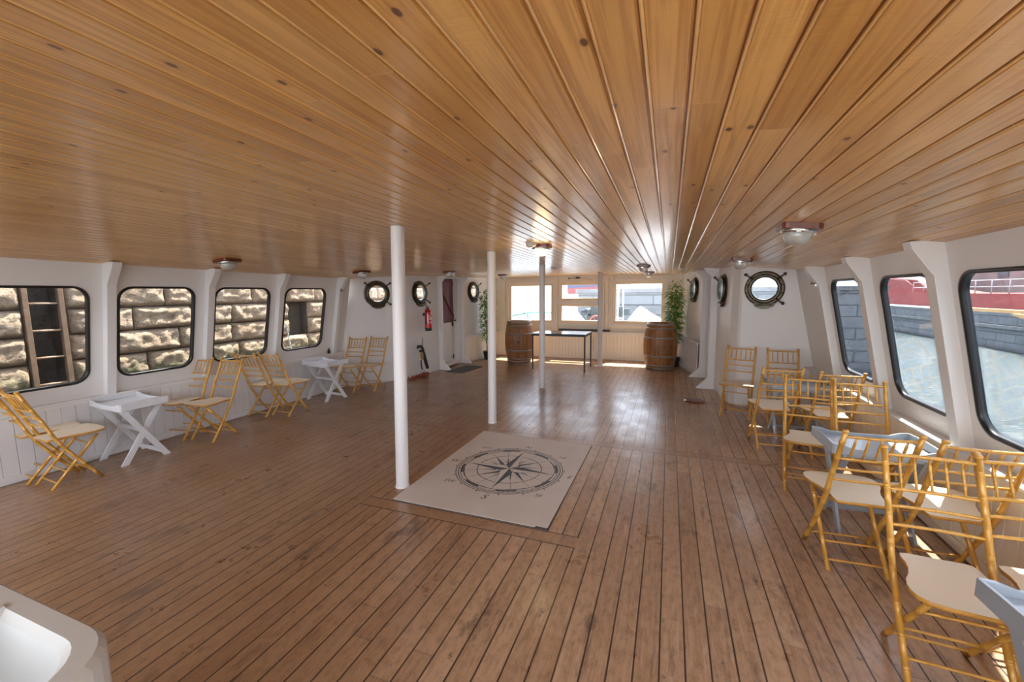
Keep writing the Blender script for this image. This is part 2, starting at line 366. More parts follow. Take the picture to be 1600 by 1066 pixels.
# ------------------------------------------------------------------ mesh helpers
class MB:
    def __init__(s): s.v = []; s.f = []; s.sm = []; s.mi = []
    def add(s, vs, fs, smooth=False, mi=0):
        o = len(s.v); s.v += [tuple(v) for v in vs]
        for f in fs: s.f.append([i+o for i in f]); s.sm.append(smooth); s.mi.append(mi)
        return s
    def box(s, x0, x1, y0, y1, z0, z1, mi=0):
        vs = [(x, y, z) for x in (x0, x1) for y in (y0, y1) for z in (z0, z1)]
        return s.add(vs, [(0, 1, 3, 2), (4, 6, 7, 5), (0, 4, 5, 1), (2, 3, 7, 6), (0, 2, 6, 4), (1, 5, 7, 3)], False, mi)
    def beam(s, p, q, w, d, up=(0, 0, 1), mi=0):
        """box section bar from p to q; w across, d along 'up' side"""
        p, q = Vector(p), Vector(q); t = (q-p).normalized(); a = t.cross(Vector(up)).normalized(); b = a.cross(t).normalized()
        vs = []
        for c in (p, q):
            for i, j in ((-1, -1), (1, -1), (1, 1), (-1, 1)): vs.append(c+a*(i*w/2)+b*(j*d/2))
        return s.add(vs, [(0, 3, 2, 1), (4, 5, 6, 7), (0, 1, 5, 4), (1, 2, 6, 5), (2, 3, 7, 6), (3, 0, 4, 7)], False, mi)
    def tube(s, pts, r, n=8, cap=True, smooth=True, mi=0):
        pts = [Vector(p) for p in pts]; m = len(pts)
        rr = r if isinstance(r, (list, tuple)) else [r]*m
        t0 = (pts[1]-pts[0]).normalized()
        ref = Vector((0, 0, 1)) if abs(t0.z) < .9 else Vector((1, 0, 0))
        a = t0.cross(ref).normalized(); vs = []
        for i in range(m):
            t = (pts[min(i+1, m-1)]-pts[max(i-1, 0)])
            t = t.normalized() if t.length > 1e-9 else t0
            a = (a - t*a.dot(t)).normalized(); b = t.cross(a)
            for k in range(n):
                w = 2*PI*k/n; vs.append(pts[i]+(a*math.cos(w)+b*math.sin(w))*rr[i])
        fs = [(i*n+k, i*n+(k+1) % n, (i+1)*n+(k+1) % n, (i+1)*n+k) for i in range(m-1) for k in range(n)]
        s.add(vs, fs, smooth, mi)
        if cap:
            o = len(s.v)-m*n
            s.f.append([o+k for k in range(n)][::-1]); s.sm.append(False); s.mi.append(mi)
            s.f.append([o+(m-1)*n+k for k in range(n)]); s.sm.append(False); s.mi.append(mi)
        return s
    def lathe(s, prof, c=(0, 0, 0), n=24, mat=None, smooth=True, mi=0):
        """prof list of (r,z); optional 4x4"""
        vs = []
        for r, z in prof:
            for k in range(n):
                w = 2*PI*k/n; v = Vector((r*math.cos(w), r*math.sin(w), z))
                vs.append((mat @ v) if mat is not None else v+Vector(c))
        m = len(prof)
        fs = [(i*n+k, i*n+(k+1) % n, (i+1)*n+(k+1) % n, (i+1)*n+k) for i in range(m-1) for k in range(n)]
        return s.add(vs, fs, smooth, mi)
    def prism(s, poly, ax, d0, d1, mi=0, mi_side=None, smooth=False):
        """poly 2D points extruded along axis ax ('x','y','z') between d0,d1"""
        def P(a, b, d):
            return {'x': (d, a, b), 'y': (a, d, b), 'z': (a, b, d)}[ax]
        n = len(poly)
        vs = [P(a, b, d0) for a, b in poly]+[P(a, b, d1) for a, b in poly]
        s.add(vs, [tuple(range(n))[::-1], tuple(range(n, 2*n))], False, mi)
        o = len(s.v)-2*n
        for k in range(n):
            s.f.append([o+k, o+(k+1) % n, o+n+(k+1) % n, o+n+k]); s.sm.append(smooth); s.mi.append(mi if mi_side is None else mi_side)
        return s
    def build(s, name, mats, parent=None, loc=None, bevel=0, fix=True):
        me = bpy.data.meshes.new(name)
        me.from_pydata([tuple(v) for v in s.v], [], s.f)
        if not isinstance(mats, (list, tuple)): mats = [mats]
        for m in mats: me.materials.append(m)
        me.polygons.foreach_set('use_smooth', s.sm); me.polygons.foreach_set('material_index', s.mi)
        if fix:
            bm = bmesh.new(); bm.from_mesh(me); bmesh.ops.recalc_face_normals(bm, faces=bm.faces); bm.to_mesh(me); bm.free()
        me.update()
        o = bpy.data.objects.new(name, me); COL.objects.link(o)
        if parent is not None: o.parent = parent
        if loc is not None: o.location = loc
        if bevel:
            b = o.modifiers.new('bevel', 'BEVEL'); b.width = bevel; b.segments = 2; b.limit_method = 'ANGLE'
        return o

def tag(o, label, cat, group=None):
    o['label'] = label; o['category'] = cat
    if group: o['group'] = group
    return o
def thing(name, label, cat, loc=(0, 0, 0), rz=0, group=None):
    o = bpy.data.objects.new(name, None); COL.objects.link(o); o.location = loc; o.rotation_euler = (0, 0, rz)
    o.empty_display_size = .1
    return tag(o, label, cat, group)
def struct(o, label=None):
    o['kind'] = 'structure'
    if label: o['label'] = label
    return o
def copy_tree(root, loc, rz, label, group=None):
    r = root.copy(); COL.objects.link(r); r.location = loc; r.rotation_euler = (0, 0, rz); r['label'] = label
    if group: r['group'] = group
    for ch in list(root.children):
        c = ch.copy(); COL.objects.link(c); c.parent = r
        for g2 in ch.children:
            d = g2.copy(); COL.objects.link(d); d.parent = c
    return r
def rrect(u0, u1, v0, v1, r, n=8):
    pts = []
    for cu, cv, a0 in ((u1-r, v1-r, 0), (u0+r, v1-r, PI/2), (u0+r, v0+r, PI), (u1-r, v0+r, 1.5*PI)):
        for k in range(n+1):
            a = a0+PI/2*k/n; pts.append((cu+r*math.cos(a), cv+r*math.sin(a)))
    return pts
def ring_panel(outer_rect, hole):
    """faces between a rectangle and a hole loop: returns verts2d, faces"""
    u0, u1, v0, v1 = outer_rect
    dense = []
    for i, a in enumerate(hole):
        b = hole[(i+1) % len(hole)]; k = max(1, int(math.hypot(b[0]-a[0], b[1]-a[1])/.03))
        dense += [(a[0]+(b[0]-a[0])*j/k, a[1]+(b[1]-a[1])*j/k) for j in range(k)]
    hole = dense
    cu = sum(p[0] for p in hole)/len(hole); cv = sum(p[1] for p in hole)/len(hole)
    out = []
    for (u, v) in hole:
        du, dv = u-cu, v-cv; t = 1e9
        if du > 1e-9: t = min(t, (u1-cu)/du)
        if du < -1e-9: t = min(t, (u0-cu)/du)
        if dv > 1e-9: t = min(t, (v1-cv)/dv)
        if dv < -1e-9: t = min(t, (v0-cv)/dv)
        out.append((cu+du*t, cv+dv*t))
    n = len(hole); vs = list(hole)+out
    fs = [(i, (i+1) % n, n+(i+1) % n, n+i) for i in range(n)]
    for (cu2, cv2) in ((u0, v0), (u0, v1), (u1, v0), (u1, v1)):       # corners
        # find edge of 'out' that straddles the corner
        for i in range(n):
            a, b = out[i], out[(i+1) % n]
            on = lambda p, q: abs(p-q) < 1e-6
            if (on(a[0], cu2) and on(b[1], cv2)) or (on(a[1], cv2) and on(b[0], cu2)):
                if not (on(a[0], cu2) and on(a[1], cv2)) and not (on(b[0], cu2) and on(b[1], cv2)):
                    k = len(vs); vs.append((cu2, cv2)); fs.append((n+i, n+(i+1) % n, k))
                break
    return vs, fs

# ------------------------------------------------------------------ hull geometry
LB0, RB0, LEAN = -5.60, 1.92, 0.20
def xl(z): return LB0+LEAN*z
def xr(z): return RB0-LEAN*z
def zc(x, y):
    yy = min(max(y, -4), 11)
    k = .021 if yy < 5.5 else .021-(yy-5.5)/4.8*.017
    return 2.237-.017*yy-max(k, .003)*(x+1.95)**2
def ceil_hit(px, py):
    d = _f + _r*((px-800)/FPX) - _u*((py-533)/FPX)
    t = 1.0
    for _ in range(200):
        p = Vector((0, 0, H))+d*t
        e = zc(p.x, p.y)-p.z
        t += e/max(d.z, .02)*.35
    p = Vector((0, 0, H))+d*t
    return p
YA, YB = -.5, 10.3     # aft and forward ends

# floor
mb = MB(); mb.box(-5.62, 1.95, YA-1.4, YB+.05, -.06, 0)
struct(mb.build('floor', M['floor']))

# ceiling of beaded boards
prof = []
n0 = int((-6.0-CX0)/CW)-1; n1 = int((2.6-CX0)/CW)+1
for i in range(n0, n1):
    x0 = CX0+i*CW
    prof += [(x0-.0045, .0), (x0-.003, .0065), (x0+.002, .0065), (x0+.0035, .001), (x0+.008, -.0012), (x0+.0115, .0028), (x0+.013, 0)]
ys = [YA-1.4+(YB+.05-YA+1.4)*k/60 for k in range(61)]
mb = MB(); vs = []
for y in ys:
    for x, dz in prof: vs.append((x, y, zc(x, y)+dz))
m = len(prof)
def inside(x, y):
    lo = -5.24 if y < 5.72 else (-5.30 if y < 6.0 else max(-5.30, -5.33+(y-6.0)*.70) if y < 6.7 else -4.80)
    return lo < x < (1.575 if y < 6.68 else .98)
fs = [(j*m+i, (j+1)*m+i, (j+1)*m+i+1, j*m+i+1) for j in range(len(ys)-1) for i in range(m-1) if inside((prof[i][0]+prof[i+1][0])/2, (ys[j]+ys[j+1])/2)]
mb.add(vs, fs)
ce = mb.build('ceiling', M['ceiling'], fix=False)
so = ce.modifiers.new('thickness', 'SOLIDIFY'); so.thickness = .05; so.offset = 1
struct(ce)
# check normal orientation: boards face down
if ce.data.polygons[0].normal.z > 0:
    ce.data.flip_normals()
so.offset = -1

# side walls with rounded window openings
WZ0, WZ1 = .80, 1.75
LWIN = [(1.15, 2.35), (2.575, 3.32), (3.55, 4.32), (4.56, 5.34)]
LBAY = [(0.95, 2.50), (2.50, 3.475), (3.475, 4.46), (4.46, 5.86)]
RWIN = [(1.45, 2.22), (2.46, 3.23), (3.46, 4.21), (4.56, 5.31)]
RBAY = [(1.25, 2.36), (2.36, 3.35), (3.35, 4.38), (4.38, 6.50)]
def side_wall(name, side, bays, wins, aft):
    mb = MB(); X = xl if side < 0 else xr
    for (a, b), (w0, w1) in zip(bays, wins):
        hole = rrect(w0, w1, WZ0, WZ1, .13, 8)
        vs, fs = ring_panel((a, b, 0.0, 2.08), hole)
        mb.add([(X(v), u, v) for u, v in vs], fs)
    for (a, b, w0, w1) in aft:
        if w0 is None:
            mb.add([(X(0), a, 0), (X(0), b, 0), (X(2.08), b, 2.08), (X(2.08), a, 2.08)], [(0, 1, 2, 3)])
        else:
            hole = rrect(w0, w1, WZ0, WZ1, .13, 8)
            vs, fs = ring_panel((a, b, 0.0, 2.08), hole)
            mb.add([(X(v), u, v) for u, v in vs], fs)
    o = mb.build(name, M['white'])
    want = 1 if side < 0 else -1
    if o.data.polygons[0].normal.x*want < 0: o.data.flip_normals()
    s = o.modifiers.new('thickness', 'SOLIDIFY'); s.thickness = .035; s.offset = -1
    return struct(o)
side_wall('wall_left', -1, LBAY, LWIN, [(-.5, .95, -.25, .75), (-1.9, -.5, -1.7, -.75)])
side_wall('wall_right', 1, RBAY, RWIN, [(-.3, 1.25, .1, 1.0), (-1.9, -.3, -1.6, -.6)])

WN = [0]
def hull_window(side, w0, w1, label):
    WN[0] += 1
    X = xl if side < 0 else xr
    nrm = Vector((1, 0, -LEAN)).normalized() if side < 0 else Vector((-1, 0, -LEAN)).normalized()
    e = bpy.data.objects.new('window_%d' % WN[0], None); COL.objects.link(e)
    e.location = (X(.8), (w0+w1)/2, .8); struct(e, label)
    o = e.location
    mb = MB(); outer = rrect(w0-.004, w1+.004, WZ0-.004, WZ1+.004, .13, 8); inner = rrect(w0+.017, w1-.017, WZ0+.017, WZ1-.017, .115, 8)
    n = len(outer); vs = []
    for lp, off in ((outer, .0), (outer, .008), (inner, .011), (inner, -.034), (outer, -.034)):
        vs += [Vector((X(v), u, v))+nrm*off-o for u, v in lp]
    fs = [(r*n+i, r*n+(i+1) % n, ((r+1) % 5)*n+(i+1) % n, ((r+1) % 5)*n+i) for r in range(5) for i in range(n)]
    mb.add(vs, fs, True)
    mb.build('gasket', M['rubber'], e)
    mb = MB(); vs = [Vector((X(v), u, v))-nrm*.012-o for u, v in inner]
    vs += [Vector((X(v), u, v))-nrm*.018-o for u, v in inner]
    mb.add(vs, [tuple(range(n)), tuple(range(n, 2*n))[::-1]]); mb.build('pane', M['glass'], e, fix=False)
for i, (a, b) in enumerate(LWIN): hull_window(-1, a, b, None)
for i, (a, b) in enumerate(RWIN): hull_window(1, a, b, None)

TN = [0]
def trim(o):
    TN[0] += 1; o.name = 'trim_%d' % TN[0]; return struct(o)

# hull frames (posts with knees)
def hull_post(side, y0, y1, d=.075):
    X = xl if side < 0 else xr; s = -side
    mb = MB()
    zb = .645
    zt = zc(X(2.0), (y0+y1)/2)+.01
    poly = [(X(zb), zb), (X(zb)+s*d, zb), (X(zt-.21)+s*d, zt-.21), (X(zt-.19)+s*(d+.012), zt-.19), (X(zt-.045)+s*(d+.085), zt-.045), (X(zt)+s*(d+.09), zt+.002), (X(zt), zt+.01)]
    mb.prism(poly, 'y', y0, y1)
    return trim(mb.build('trim', M['white'], bevel=.004))
for a, b in ((2.455, 2.535), (3.43, 3.51), (4.415, 4.495), (5.56, 5.64)): hull_post(-1, a, b)
for a, b in ((2.29, 2.39), (3.30, 3.40), (4.33, 4.43), (5.42, 5.52)): hull_post(1, a, b)

# panelling
def wainscot(p, q, z1, out, cap=.05, bw=.105, base=True, mat='panel', t=.02, lip=.028):
    """grooved boarding from p to q (plan), room side given by 'out' normal"""
    p = Vector((p[0], p[1], 0)); q = Vector((q[0], q[1], 0)); L = (q-p).length; d = (q-p)/L; nn = Vector((out[0], out[1], 0)).normalized()
    prof = []; k = int(L/bw)+1
    for i in range(k):
        a = i*bw; b = min(L, a+bw)
        if b-a < .012: continue
        prof += [(a, -.010), (a+.0035, 0), (b-.0035, 0), (b, -.010)]
    mb = MB(); vs = []
    for z in (.0, z1):
        for a, o in prof: vs.append(p+d*a+nn*o+Vector((0, 0, z)))
    m = len(prof)
    mb.add(vs, [(i, i+1, m+i+1, m+i) for i in range(m-1)])
    # back
    mb.add([p-nn*t, q-nn*t, q-nn*t+Vector((0, 0, z1)), p-nn*t+Vector((0, 0, z1))], [(0, 1, 2, 3)])
    trim(mb.build('trim', M[mat], fix=False))
    if cap:
        mb = MB()
        for (o0, o1, za, zb) in ((-cap, lip, z1, z1+.022), (0, .016, z1-.03, z1)):
            vs = [p+nn*o0, q+nn*o0, q+nn*o1, p+nn*o1]
            mb.add([v+Vector((0, 0, za)) for v in vs]+[v+Vector((0, 0, zb)) for v in vs], [(0, 3, 2, 1), (4, 5, 6, 7), (0, 1, 5, 4), (1, 2, 6, 5), (2, 3, 7, 6), (3, 0, 4, 7)])
        trim(mb.build('trim', M['white'], bevel=.004))
    if base:
        mb = MB(); vs = [p, q, q+nn*.014, p+nn*.014]
        mb.add([v+Vector((0, 0, .008)) for v in vs]+[v+Vector((0, 0, .075)) for v in vs], [(0, 3, 2, 1), (4, 5, 6, 7), (0, 1, 5, 4), (1, 2, 6, 5), (2, 3, 7, 6), (3, 0, 4, 7)])
        trim(mb.build('trim', M[mat]))
wainscot((-5.43, -1.88), (-5.43, 5.85), .625, (1, 0), cap=.06)
wainscot((1.75, -1.88), (1.75, 6.42), .625, (-1, 0), cap=.06, mat='cream', lip=.062)

# angled forward walls: plan points
LP = [(-5.62, 5.83), (-5.36, 5.86), (-5.27, 6.00), (-4.93, 6.48), (-4.74, 6.72), (-4.64, 7.80), (-4.64, 7.95)]
RP = [(1.95, 6.40), (.95, 6.62), (.84, 6.80), (.74, 7.62), (.74, 7.95)]
def flat_wall(name, pts, out, holes=(), mat='white', ztop=2.1, zbot=0, th=.04):
    mb = MB()
    for (a, b) in zip(pts[:-1], pts[1:]):
        A, B = Vector((a[0], a[1], 0)), Vector((b[0], b[1], 0)); L = (B-A).length; d = (B-A)/L
        hs = [h for h in holes if h[0] == (a, b)]
        if hs:
            (_, s, z, r) = hs[0]
            hole = [(s+r*math.cos(2*PI*k/32), z+r*math.sin(2*PI*k/32)) for k in range(32)]
            vs, fs = ring_panel((0, L, zbot, ztop), hole)
        else:
            vs, fs = [(0, zbot), (L, zbot), (L, ztop), (0, ztop)], [(0, 1, 2, 3)]
        mb.add([A+d*u+Vector((0, 0, v)) for u, v in vs], fs)
    o = mb.build(name, M[mat])
    bm = bmesh.new(); bm.from_mesh(o.data); bmesh.ops.remove_doubles(bm, verts=bm.verts, dist=.0005); bmesh.ops.recalc_face_normals(bm, faces=bm.faces); bm.to_mesh(o.data); bm.free()
    n = o.data.polygons[0].normal
    if n.x*out[0]+n.y*out[1] < 0: o.data.flip_normals()
    s = o.modifiers.new('thickness', 'SOLIDIFY'); s.thickness = th; s.offset = -1
    return struct(o)

def porthole(A, B, s, z, out, label, hinge=1):
    A, B = Vector((A[0], A[1], 0)), Vector((B[0], B[1], 0)); d = (B-A).normalized(); c = A+d*s+Vector((0, 0, z))
    n = Vector((out[0], out[1], 0)); n = (n-d*n.dot(d)).normalized(); up = Vector((0, 0, 1)); rt = up.cross(n)
    t = thing('porthole', label, 'porthole', c, 0)
    R = Matrix(((rt.x, up.x, n.x, 0), (rt.y, up.y, n.y, 0), (rt.z, up.z, n.z, 0), (0, 0, 0, 1)))
    t.rotation_euler = R.to_euler()
    mb = MB(); mb.lathe([(.172, -.03), (.172, .012), (.235, .012), (.24, .006), (.24, 0), (.172, 0)], n=40)
    for k in range(12):
        a = 2*PI*(k+.5)/12; mb.lathe([(0, .018), (.008, .017), (.010, .012)], c=(.215*math.cos(a), .215*math.sin(a), 0), n=8)
    mb.build('flange', M['brass'], t)
    mb = MB(); mb.lathe([(.155, .02), (.155, .045), (.165, .055), (.19, .055), (.198, .045), (.198, .014), (.16, .014)], n=40)
    wr = mb.build('window_ring', M['brass'], t)
    mb = MB(); mb.lathe([(.148, -.02), (.148, .048), (.157, .05), (.157, -.02)], n=40); mb.build('inner_rim', M['brassrim'], wr)
    mb = MB(); mb.lathe([(.0, .026), (.15, .026)], n=40); mb.lathe([(.15, .032), (0, .032)], n=40); mb.build('glass', M['clear'], wr, fix=False)
    mb = MB()   # hinge lug at the foot
    mb.prism([(-.13, -.19), (-.10, -.245), (-.03, -.272), (.05, -.27), (.12, -.235), (.14, -.185), (.06, -.20), (-.05, -.205)], 'z', .0, .055)
    mb.tube([(-.09, -.225, .05), (.10, -.22, .05)], .014, 8)
    mb.build('hinge_lug', M['brass'], t, bevel=.004)
    for sx, ang in ((1, .72), (-1, .72), (1, -.75)):
        mb = MB(); ca, sa = math.cos(ang)*sx, math.sin(ang)
        mb.tube([(ca*.19, sa*.19, .045), (ca*.235, sa*.235, .06), (ca*.30, sa*.29, .085)], [.010, .012, .008], 8)
        mb.lathe([(0, .02), (.02, .012), (.022, 0), (.02, -.012), (0, -.02)], c=(ca*.30, sa*.29, .085), n=10)
        mb.build('dog_bolt', M['brass'], t)
    return t
def on_seg(A, B, pt):
    A, B, P = Vector(A), Vector(B), Vector(pt); d = (B-A).normalized(); return (P-A).dot(d)
ph = [
 (LP[2], LP[3], (-5.03, 6.32), 1.655, (1, -1), 'round brass porthole half hidden behind the nearest white pole'),
 (LP[4], LP[5], (-4.69, 7.20), 1.665, (1, -.1), 'round brass porthole directly above the red fire extinguisher'),
 (RP[0], RP[1], (1.205, 6.57), 1.672, (-.2, -1), 'largest brass porthole, on the white wall above the two far right chairs'),
 (RP[2], RP[3], (.77, 7.28), 1.67, (-1, -.1), 'brass porthole seen nearly edge-on between the right doorway and the corner'),
]
hl, hr = [], []
for i, (A, B, pt, z, out, lab) in enumerate(ph):
    s = on_seg(A, B, pt); (hl if i < 2 else hr).append(((A, B), s, z, .17)); porthole(A, B, s, z, out, lab)
flat_wall('wall_left_corner', LP[:6], (1, -.6), hl)
flat_wall('wall_right_corner', RP[:4], (-1, -1), hr)

# forward side walls beyond the doors
LF = [(-4.60, 8.72), (-4.36, 10.34)]; RF = [(.66, 8.62), (.24, 10.34)]
lab4 = [('brass porthole beside the bamboo plant on the left, beyond the plum door', LF, (-4.52, 9.28), (1, 0)), ('brass porthole behind the bamboo plant on the right', RF, (.47, 9.35), (-1, -.2))]
h4 = []
for lab, W, pt, out in lab4:
    s = on_seg(W[0], W[1], pt); h4.append(((W[0], W[1]), s, 1.69, .17)); porthole(W[0], W[1], s, 1.69, out, lab)
flat_wall('wall_left_forward', LF, (1, 0), [h4[0]])
flat_wall('wall_right_forward', RF, (-1, 0), [h4[1]])
wainscot((-4.50, 8.80), (-4.27, 10.26), .63, (1, 0), cap=.08, bw=.09, mat='cream')
wainscot((.53, 8.72), (.15, 10.26), .63, (-1, -.2), cap=.09, bw=.09, mat='white')

# web frames beside the doors (plate with knee above and foot below)
def web(xw, y, s, d=.11, zt=2.02, kn=.13, foot=.17):
    mb = MB()
    poly = [(xw, .0), (xw+s*(d+foot), .0), (xw+s*(d+foot), .012), (xw+s*d, .20), (xw+s*d, zt-.16), (xw+s*(d+kn), zt-.012), (xw+s*(d+kn), zt), (xw, zt)]
    mb.prism(poly, 'y', y, y+.045)
    return trim(mb.build('trim', M['white'], bevel=.004))
web(-4.66, 7.80, 1, zt=2.035); web(-4.62, 8.74, 1, zt=2.025)
web(.745, 7.62, -1, zt=2.04); web(.66, 8.60, -1, zt=2.03, d=.10)

# doors
def door(idx, xw, s, ya, yb, label, open_gap=0):
    e = bpy.data.objects.new('door_%d' % idx, None); COL.objects.link(e); e.location = (xw, ya, 0); struct(e, label)
    L = yb-ya
    def bx(x0, x1, y0, y1, z0, z1, name, mat, bev=.003, par=e):
        mb = MB(); mb.box(min(s*x0, s*x1), max(s*x0, s*x1), y0, y1, z0, z1); return mb.build(name, M[mat], par, bevel=bev)
    zt = 1.99
    bx(-.12, .06, 0, .055, 0, zt, 'jamb', 'white'); bx(-.12, .06, L-.13, L, 0, zt, 'jamb', 'white')
    bx(-.12, .06, 0, L, zt-.01, zt+.10, 'lintel', 'white'); bx(-.12, .07, .055, L-.13, .035, .105, 'threshold', 'white')
    y0, y1 = .055, L-.13
    low = bx(-.11, -.07, y0+.005, y1-.005, .11, .985, 'lower_leaf', 'doorwhite')
    mb = MB()
    for k in range(6):
        yy = y0+.07+(y1-y0-.14)*k/6
        mb.box(min(-s*.07, -s*.062), max(-s*.07, -s*.062), yy, yy+(y1-y0-.14)/6-.008, .19, .90)
    mb.build('panel_boards', M['doorwhite'], low)
    up = bx(-.11, -.07, y0+.005, y1-.005, .995, zt-.015, 'upper_leaf', 'plum')
    mb = MB()
    for k in range(5):
        yy = y0+.01+(y1-y0-.02)*k/5
        mb.box(min(-s*.07, -s*.066), max(-s*.07, -s*.066), yy, yy+(y1-y0-.02)/5-.006, 1.0, zt-.02)
    mb.build('upper_boards', M['plum'], up)
    mb = MB()
    fx = -s*.055
    for z in (1.05, 1.82): mb.box(min(fx, fx-s*.01), max(fx, fx-s*.01)+.0, y0+.01, y1-.01, z, z+.085)
    mb.beam((fx, y0+.05, 1.80), (fx, y1-.06, 1.15), .022, .055, up=(1, 0, 0))
    mb.build('z_brace', M['wooddark'] if False else M['plum'], up)
    mb = MB(); mb.tube([(-s*.05, y1-.075, 1.03), (s*.0, y1-.075, 1.03)], .01, 8)
    mb.lathe([(0, .02), (.022, .014), (.026, 0), (.022, -.014), (0, -.02)], c=(s*.012, y1-.075, 1.03), n=12)
    mb.box(min(-s*.07, -s*.05), max(-s*.07, -s*.05), y1-.10, y1-.05, .90, 1.0)
    mb.build('latch', M['black'], up)
    mb = MB(); mb.box(min(-s*.07, -s*.045), max(-s*.07, -s*.045), y1-.09, y1-.06, .14, .24); mb.build('foot_bolt', M['brass'], low)
    # closing wall behind
    return e
door(1, -4.64, 1, 7.86, 8.74, None)
door(2, .745, -1, 7.68, 8.60, None)
# wall above the doors
mb = MB(); mb.box(-4.76, -4.62, 7.80, 8.76, 2.08, 2.14); trim(mb.build('trim', M['white']))
mb = MB(); mb.box(.70, .86, 7.62, 8.64, 2.08, 2.16); trim(mb.build('trim', M['white']))
mb = MB(); mb.box(.87, .91, 7.55, 8.75, 0, 2.14); mb.box(.64, .91, 8.615, 8.66, 0, 2.14); trim(mb.build('trim', M['white']))  # unseen boards behind the right door, added to block a light slit
mb = MB(); mb.box(-4.81, -4.77, 7.75, 8.85, 0, 2.14); mb.box(-4.81, -4.57, 8.76, 8.80, 0, 2.14); trim(mb.build('trim', M['white']))  # matching unseen boards behind the left door, added against light leaks
# exit sign plate above the left door
mb = MB(); mb.box(-.004, .004, -.045, .045, -.028, .028)
sg = mb.build('exit_sign', M['green'], loc=(-4.574, 8.42, 2.035)); tag(sg, 'small green emergency exit plate above the left door', 'sign')
mb = MB(); mb.box(.004, .0055, .012, .036, -.018, .018); mb.build('white_pictogram', M['labelwhite'], sg)

# forward wall with three windows
def fwd_wall():
    mb = MB()
    bays = [(-4.42, -2.66, (-3.90, -2.78, .90, 1.84)), (-2.66, -1.44, (-2.58, -1.50, .90, 1.87)), (-1.44, .30, (-1.22, -.14, .91, 1.85))]
    for a, b, w in bays:
        for (p, q, r2, t2) in ((a, b, 0, w[2]), (a, b, w[3], 2.12), (a, w[0], w[2], w[3]), (w[1], b, w[2], w[3])):
            mb.add([(p, YB, r2), (q, YB, r2), (q, YB, t2), (p, YB, t2)], [(0, 1, 2, 3)])
    o = mb.build('wall_forward', M['cream'], fix=False)
    if o.data.polygons[0].normal.y > 0: o.data.flip_normals()
    s = o.modifiers.new('thickness', 'SOLIDIFY'); s.thickness = .06; s.offset = -1
    struct(o)
fwd_wall()
def frame(mb, x0, x1, z0, z1, w, y0, y1):
    mb.box(x0, x1, y0, y1, z0, z0+w); mb.box(x0, x1, y0, y1, z1-w, z1); mb.box(x0, x0+w, y0, y1, z0+w, z1-w); mb.box(x1-w, x1, y0, y1, z0+w, z1-w)
def fwd_window(x0, x1, z0, z1, two=False):
    WN[0] += 1
    e = bpy.data.objects.new('window_%d' % WN[0], None); COL.objects.link(e); e.location = ((x0+x1)/2, YB, z0); struct(e)
    ox, oy, oz = e.location
    if not two:
        mb = MB(); frame(mb, x0-.11-ox, x1+.11-ox, -.09, z1-z0+.11, .05, -.06, .0); mb.build('casing', M['white'], e, bevel=.004)
        mb = MB(); frame(mb, x0-.06-ox, x1+.06-ox, -.04, z1-z0+.06, .075, -.035, .03); mb.build('sash', M['creamframe'], e, bevel=.004)
        mb = MB(); mb.box(x0-ox, x1-ox, .012, .016, 0, z1-z0); mb.build('pane', M['clear'], e)
    else:
        zm = 1.40-z0
        mb = MB(); frame(mb, x0-.02-ox, x1+.02-ox, zm+.03, z1-z0+.02, .07, -.03, .03); mb.build('sash', M['creamframe'], e, bevel=.004)
        mb = MB(); frame(mb, x0-.02-ox, x1+.02-ox, -.02, zm-.03, .07, -.045, .03); mb.build('sash', M['creamframe'], e, bevel=.004)
        mb = MB(); mb.box(x0-.09-ox, x1+.09-ox, -.06, .03, zm-.03, zm+.03); mb.build('transom', M['white'], e, bevel=.004)
        mb = MB(); mb.box(x0-ox, x1-ox, .010, .014, zm+.06, z1-z0-.01); mb.build('pane', M['clear'], e)
        mb = MB(); mb.box(x0-ox, x1-ox, .010, .014, .02, zm-.06); mb.build('pane', M['clear'], e)
fwd_window(-3.90, -2.80, .91, 1.83); fwd_window(-2.58, -1.50, .90, 1.87, True); fwd_window(-1.22, -.16, .92, 1.84)
for x in (-4.10, -2.68, -1.42, .07):
    mb = MB(); mb.box(x-.035, x+.035, YB-.045, YB, .68, 2.07); trim(mb.build('trim', M['cream'], bevel=.003))
mb = MB(); mb.box(-4.36, .24, YB-.03, YB, 2.03, 2.09); trim(mb.build('trim', M['cream']))
wainscot((-4.30, 10.24), (.18, 10.24), .66, (0, -1), cap=.05, bw=.085, mat='cream')
mb = MB(); mb.box(-2.60, -1.34, YB-.10, YB-.01, .69, .735); tag(mb.build('sill_bar', M['black'], bevel=.004), 'black bar lying along the sill under the middle forward window', 'bar')
# aft end: unseen low wall added to limit the daylight let in above it
mb = MB(); mb.box(-5.5, 1.85, -1.94, -1.90, 0, 1.0); struct(mb.build('wall_aft_light_screen', M['white']))

# ------------------------------------------------------------------ poles
def pole(x, y, xt, yt, r, label, plate=False):
    t = thing('support_pole', label, 'pole', (x, y, 0), 0, 'white support poles')
    zt = zc(xt, yt)-.001
    mb = MB(); mb.tube([(0, 0, .0), (0, 0, .01), ((xt-x)*.5, (yt-y)*.5, zt*.5), (xt-x, yt-y, zt-.01), (xt-x, yt-y, zt)], [r*1.0]*5, 28)
    mb.build('shaft', M['pole'], t)
    mb = MB(); mb.lathe([(0, .006), (r*1.12, .006), (r*1.14, 0)] if not plate else [(0, .03), (r*1.0, .03), (r*1.6, .012), (r*2.3, .008), (r*2.35, 0)], n=28); mb.build('foot_flange', M['pole'], t)
pole(-2.11, 2.87, -2.055, 2.87, .0535, 'nearest and thickest white pole, at the corner of the compass mat')
pole(-2.08, 4.76, -2.058, 4.76, .053, 'second white pole, beyond the far left corner of the compass mat')
pole(-2.04, 6.86, -2.035, 6.86, .051, 'third white pole, in front of the black table')
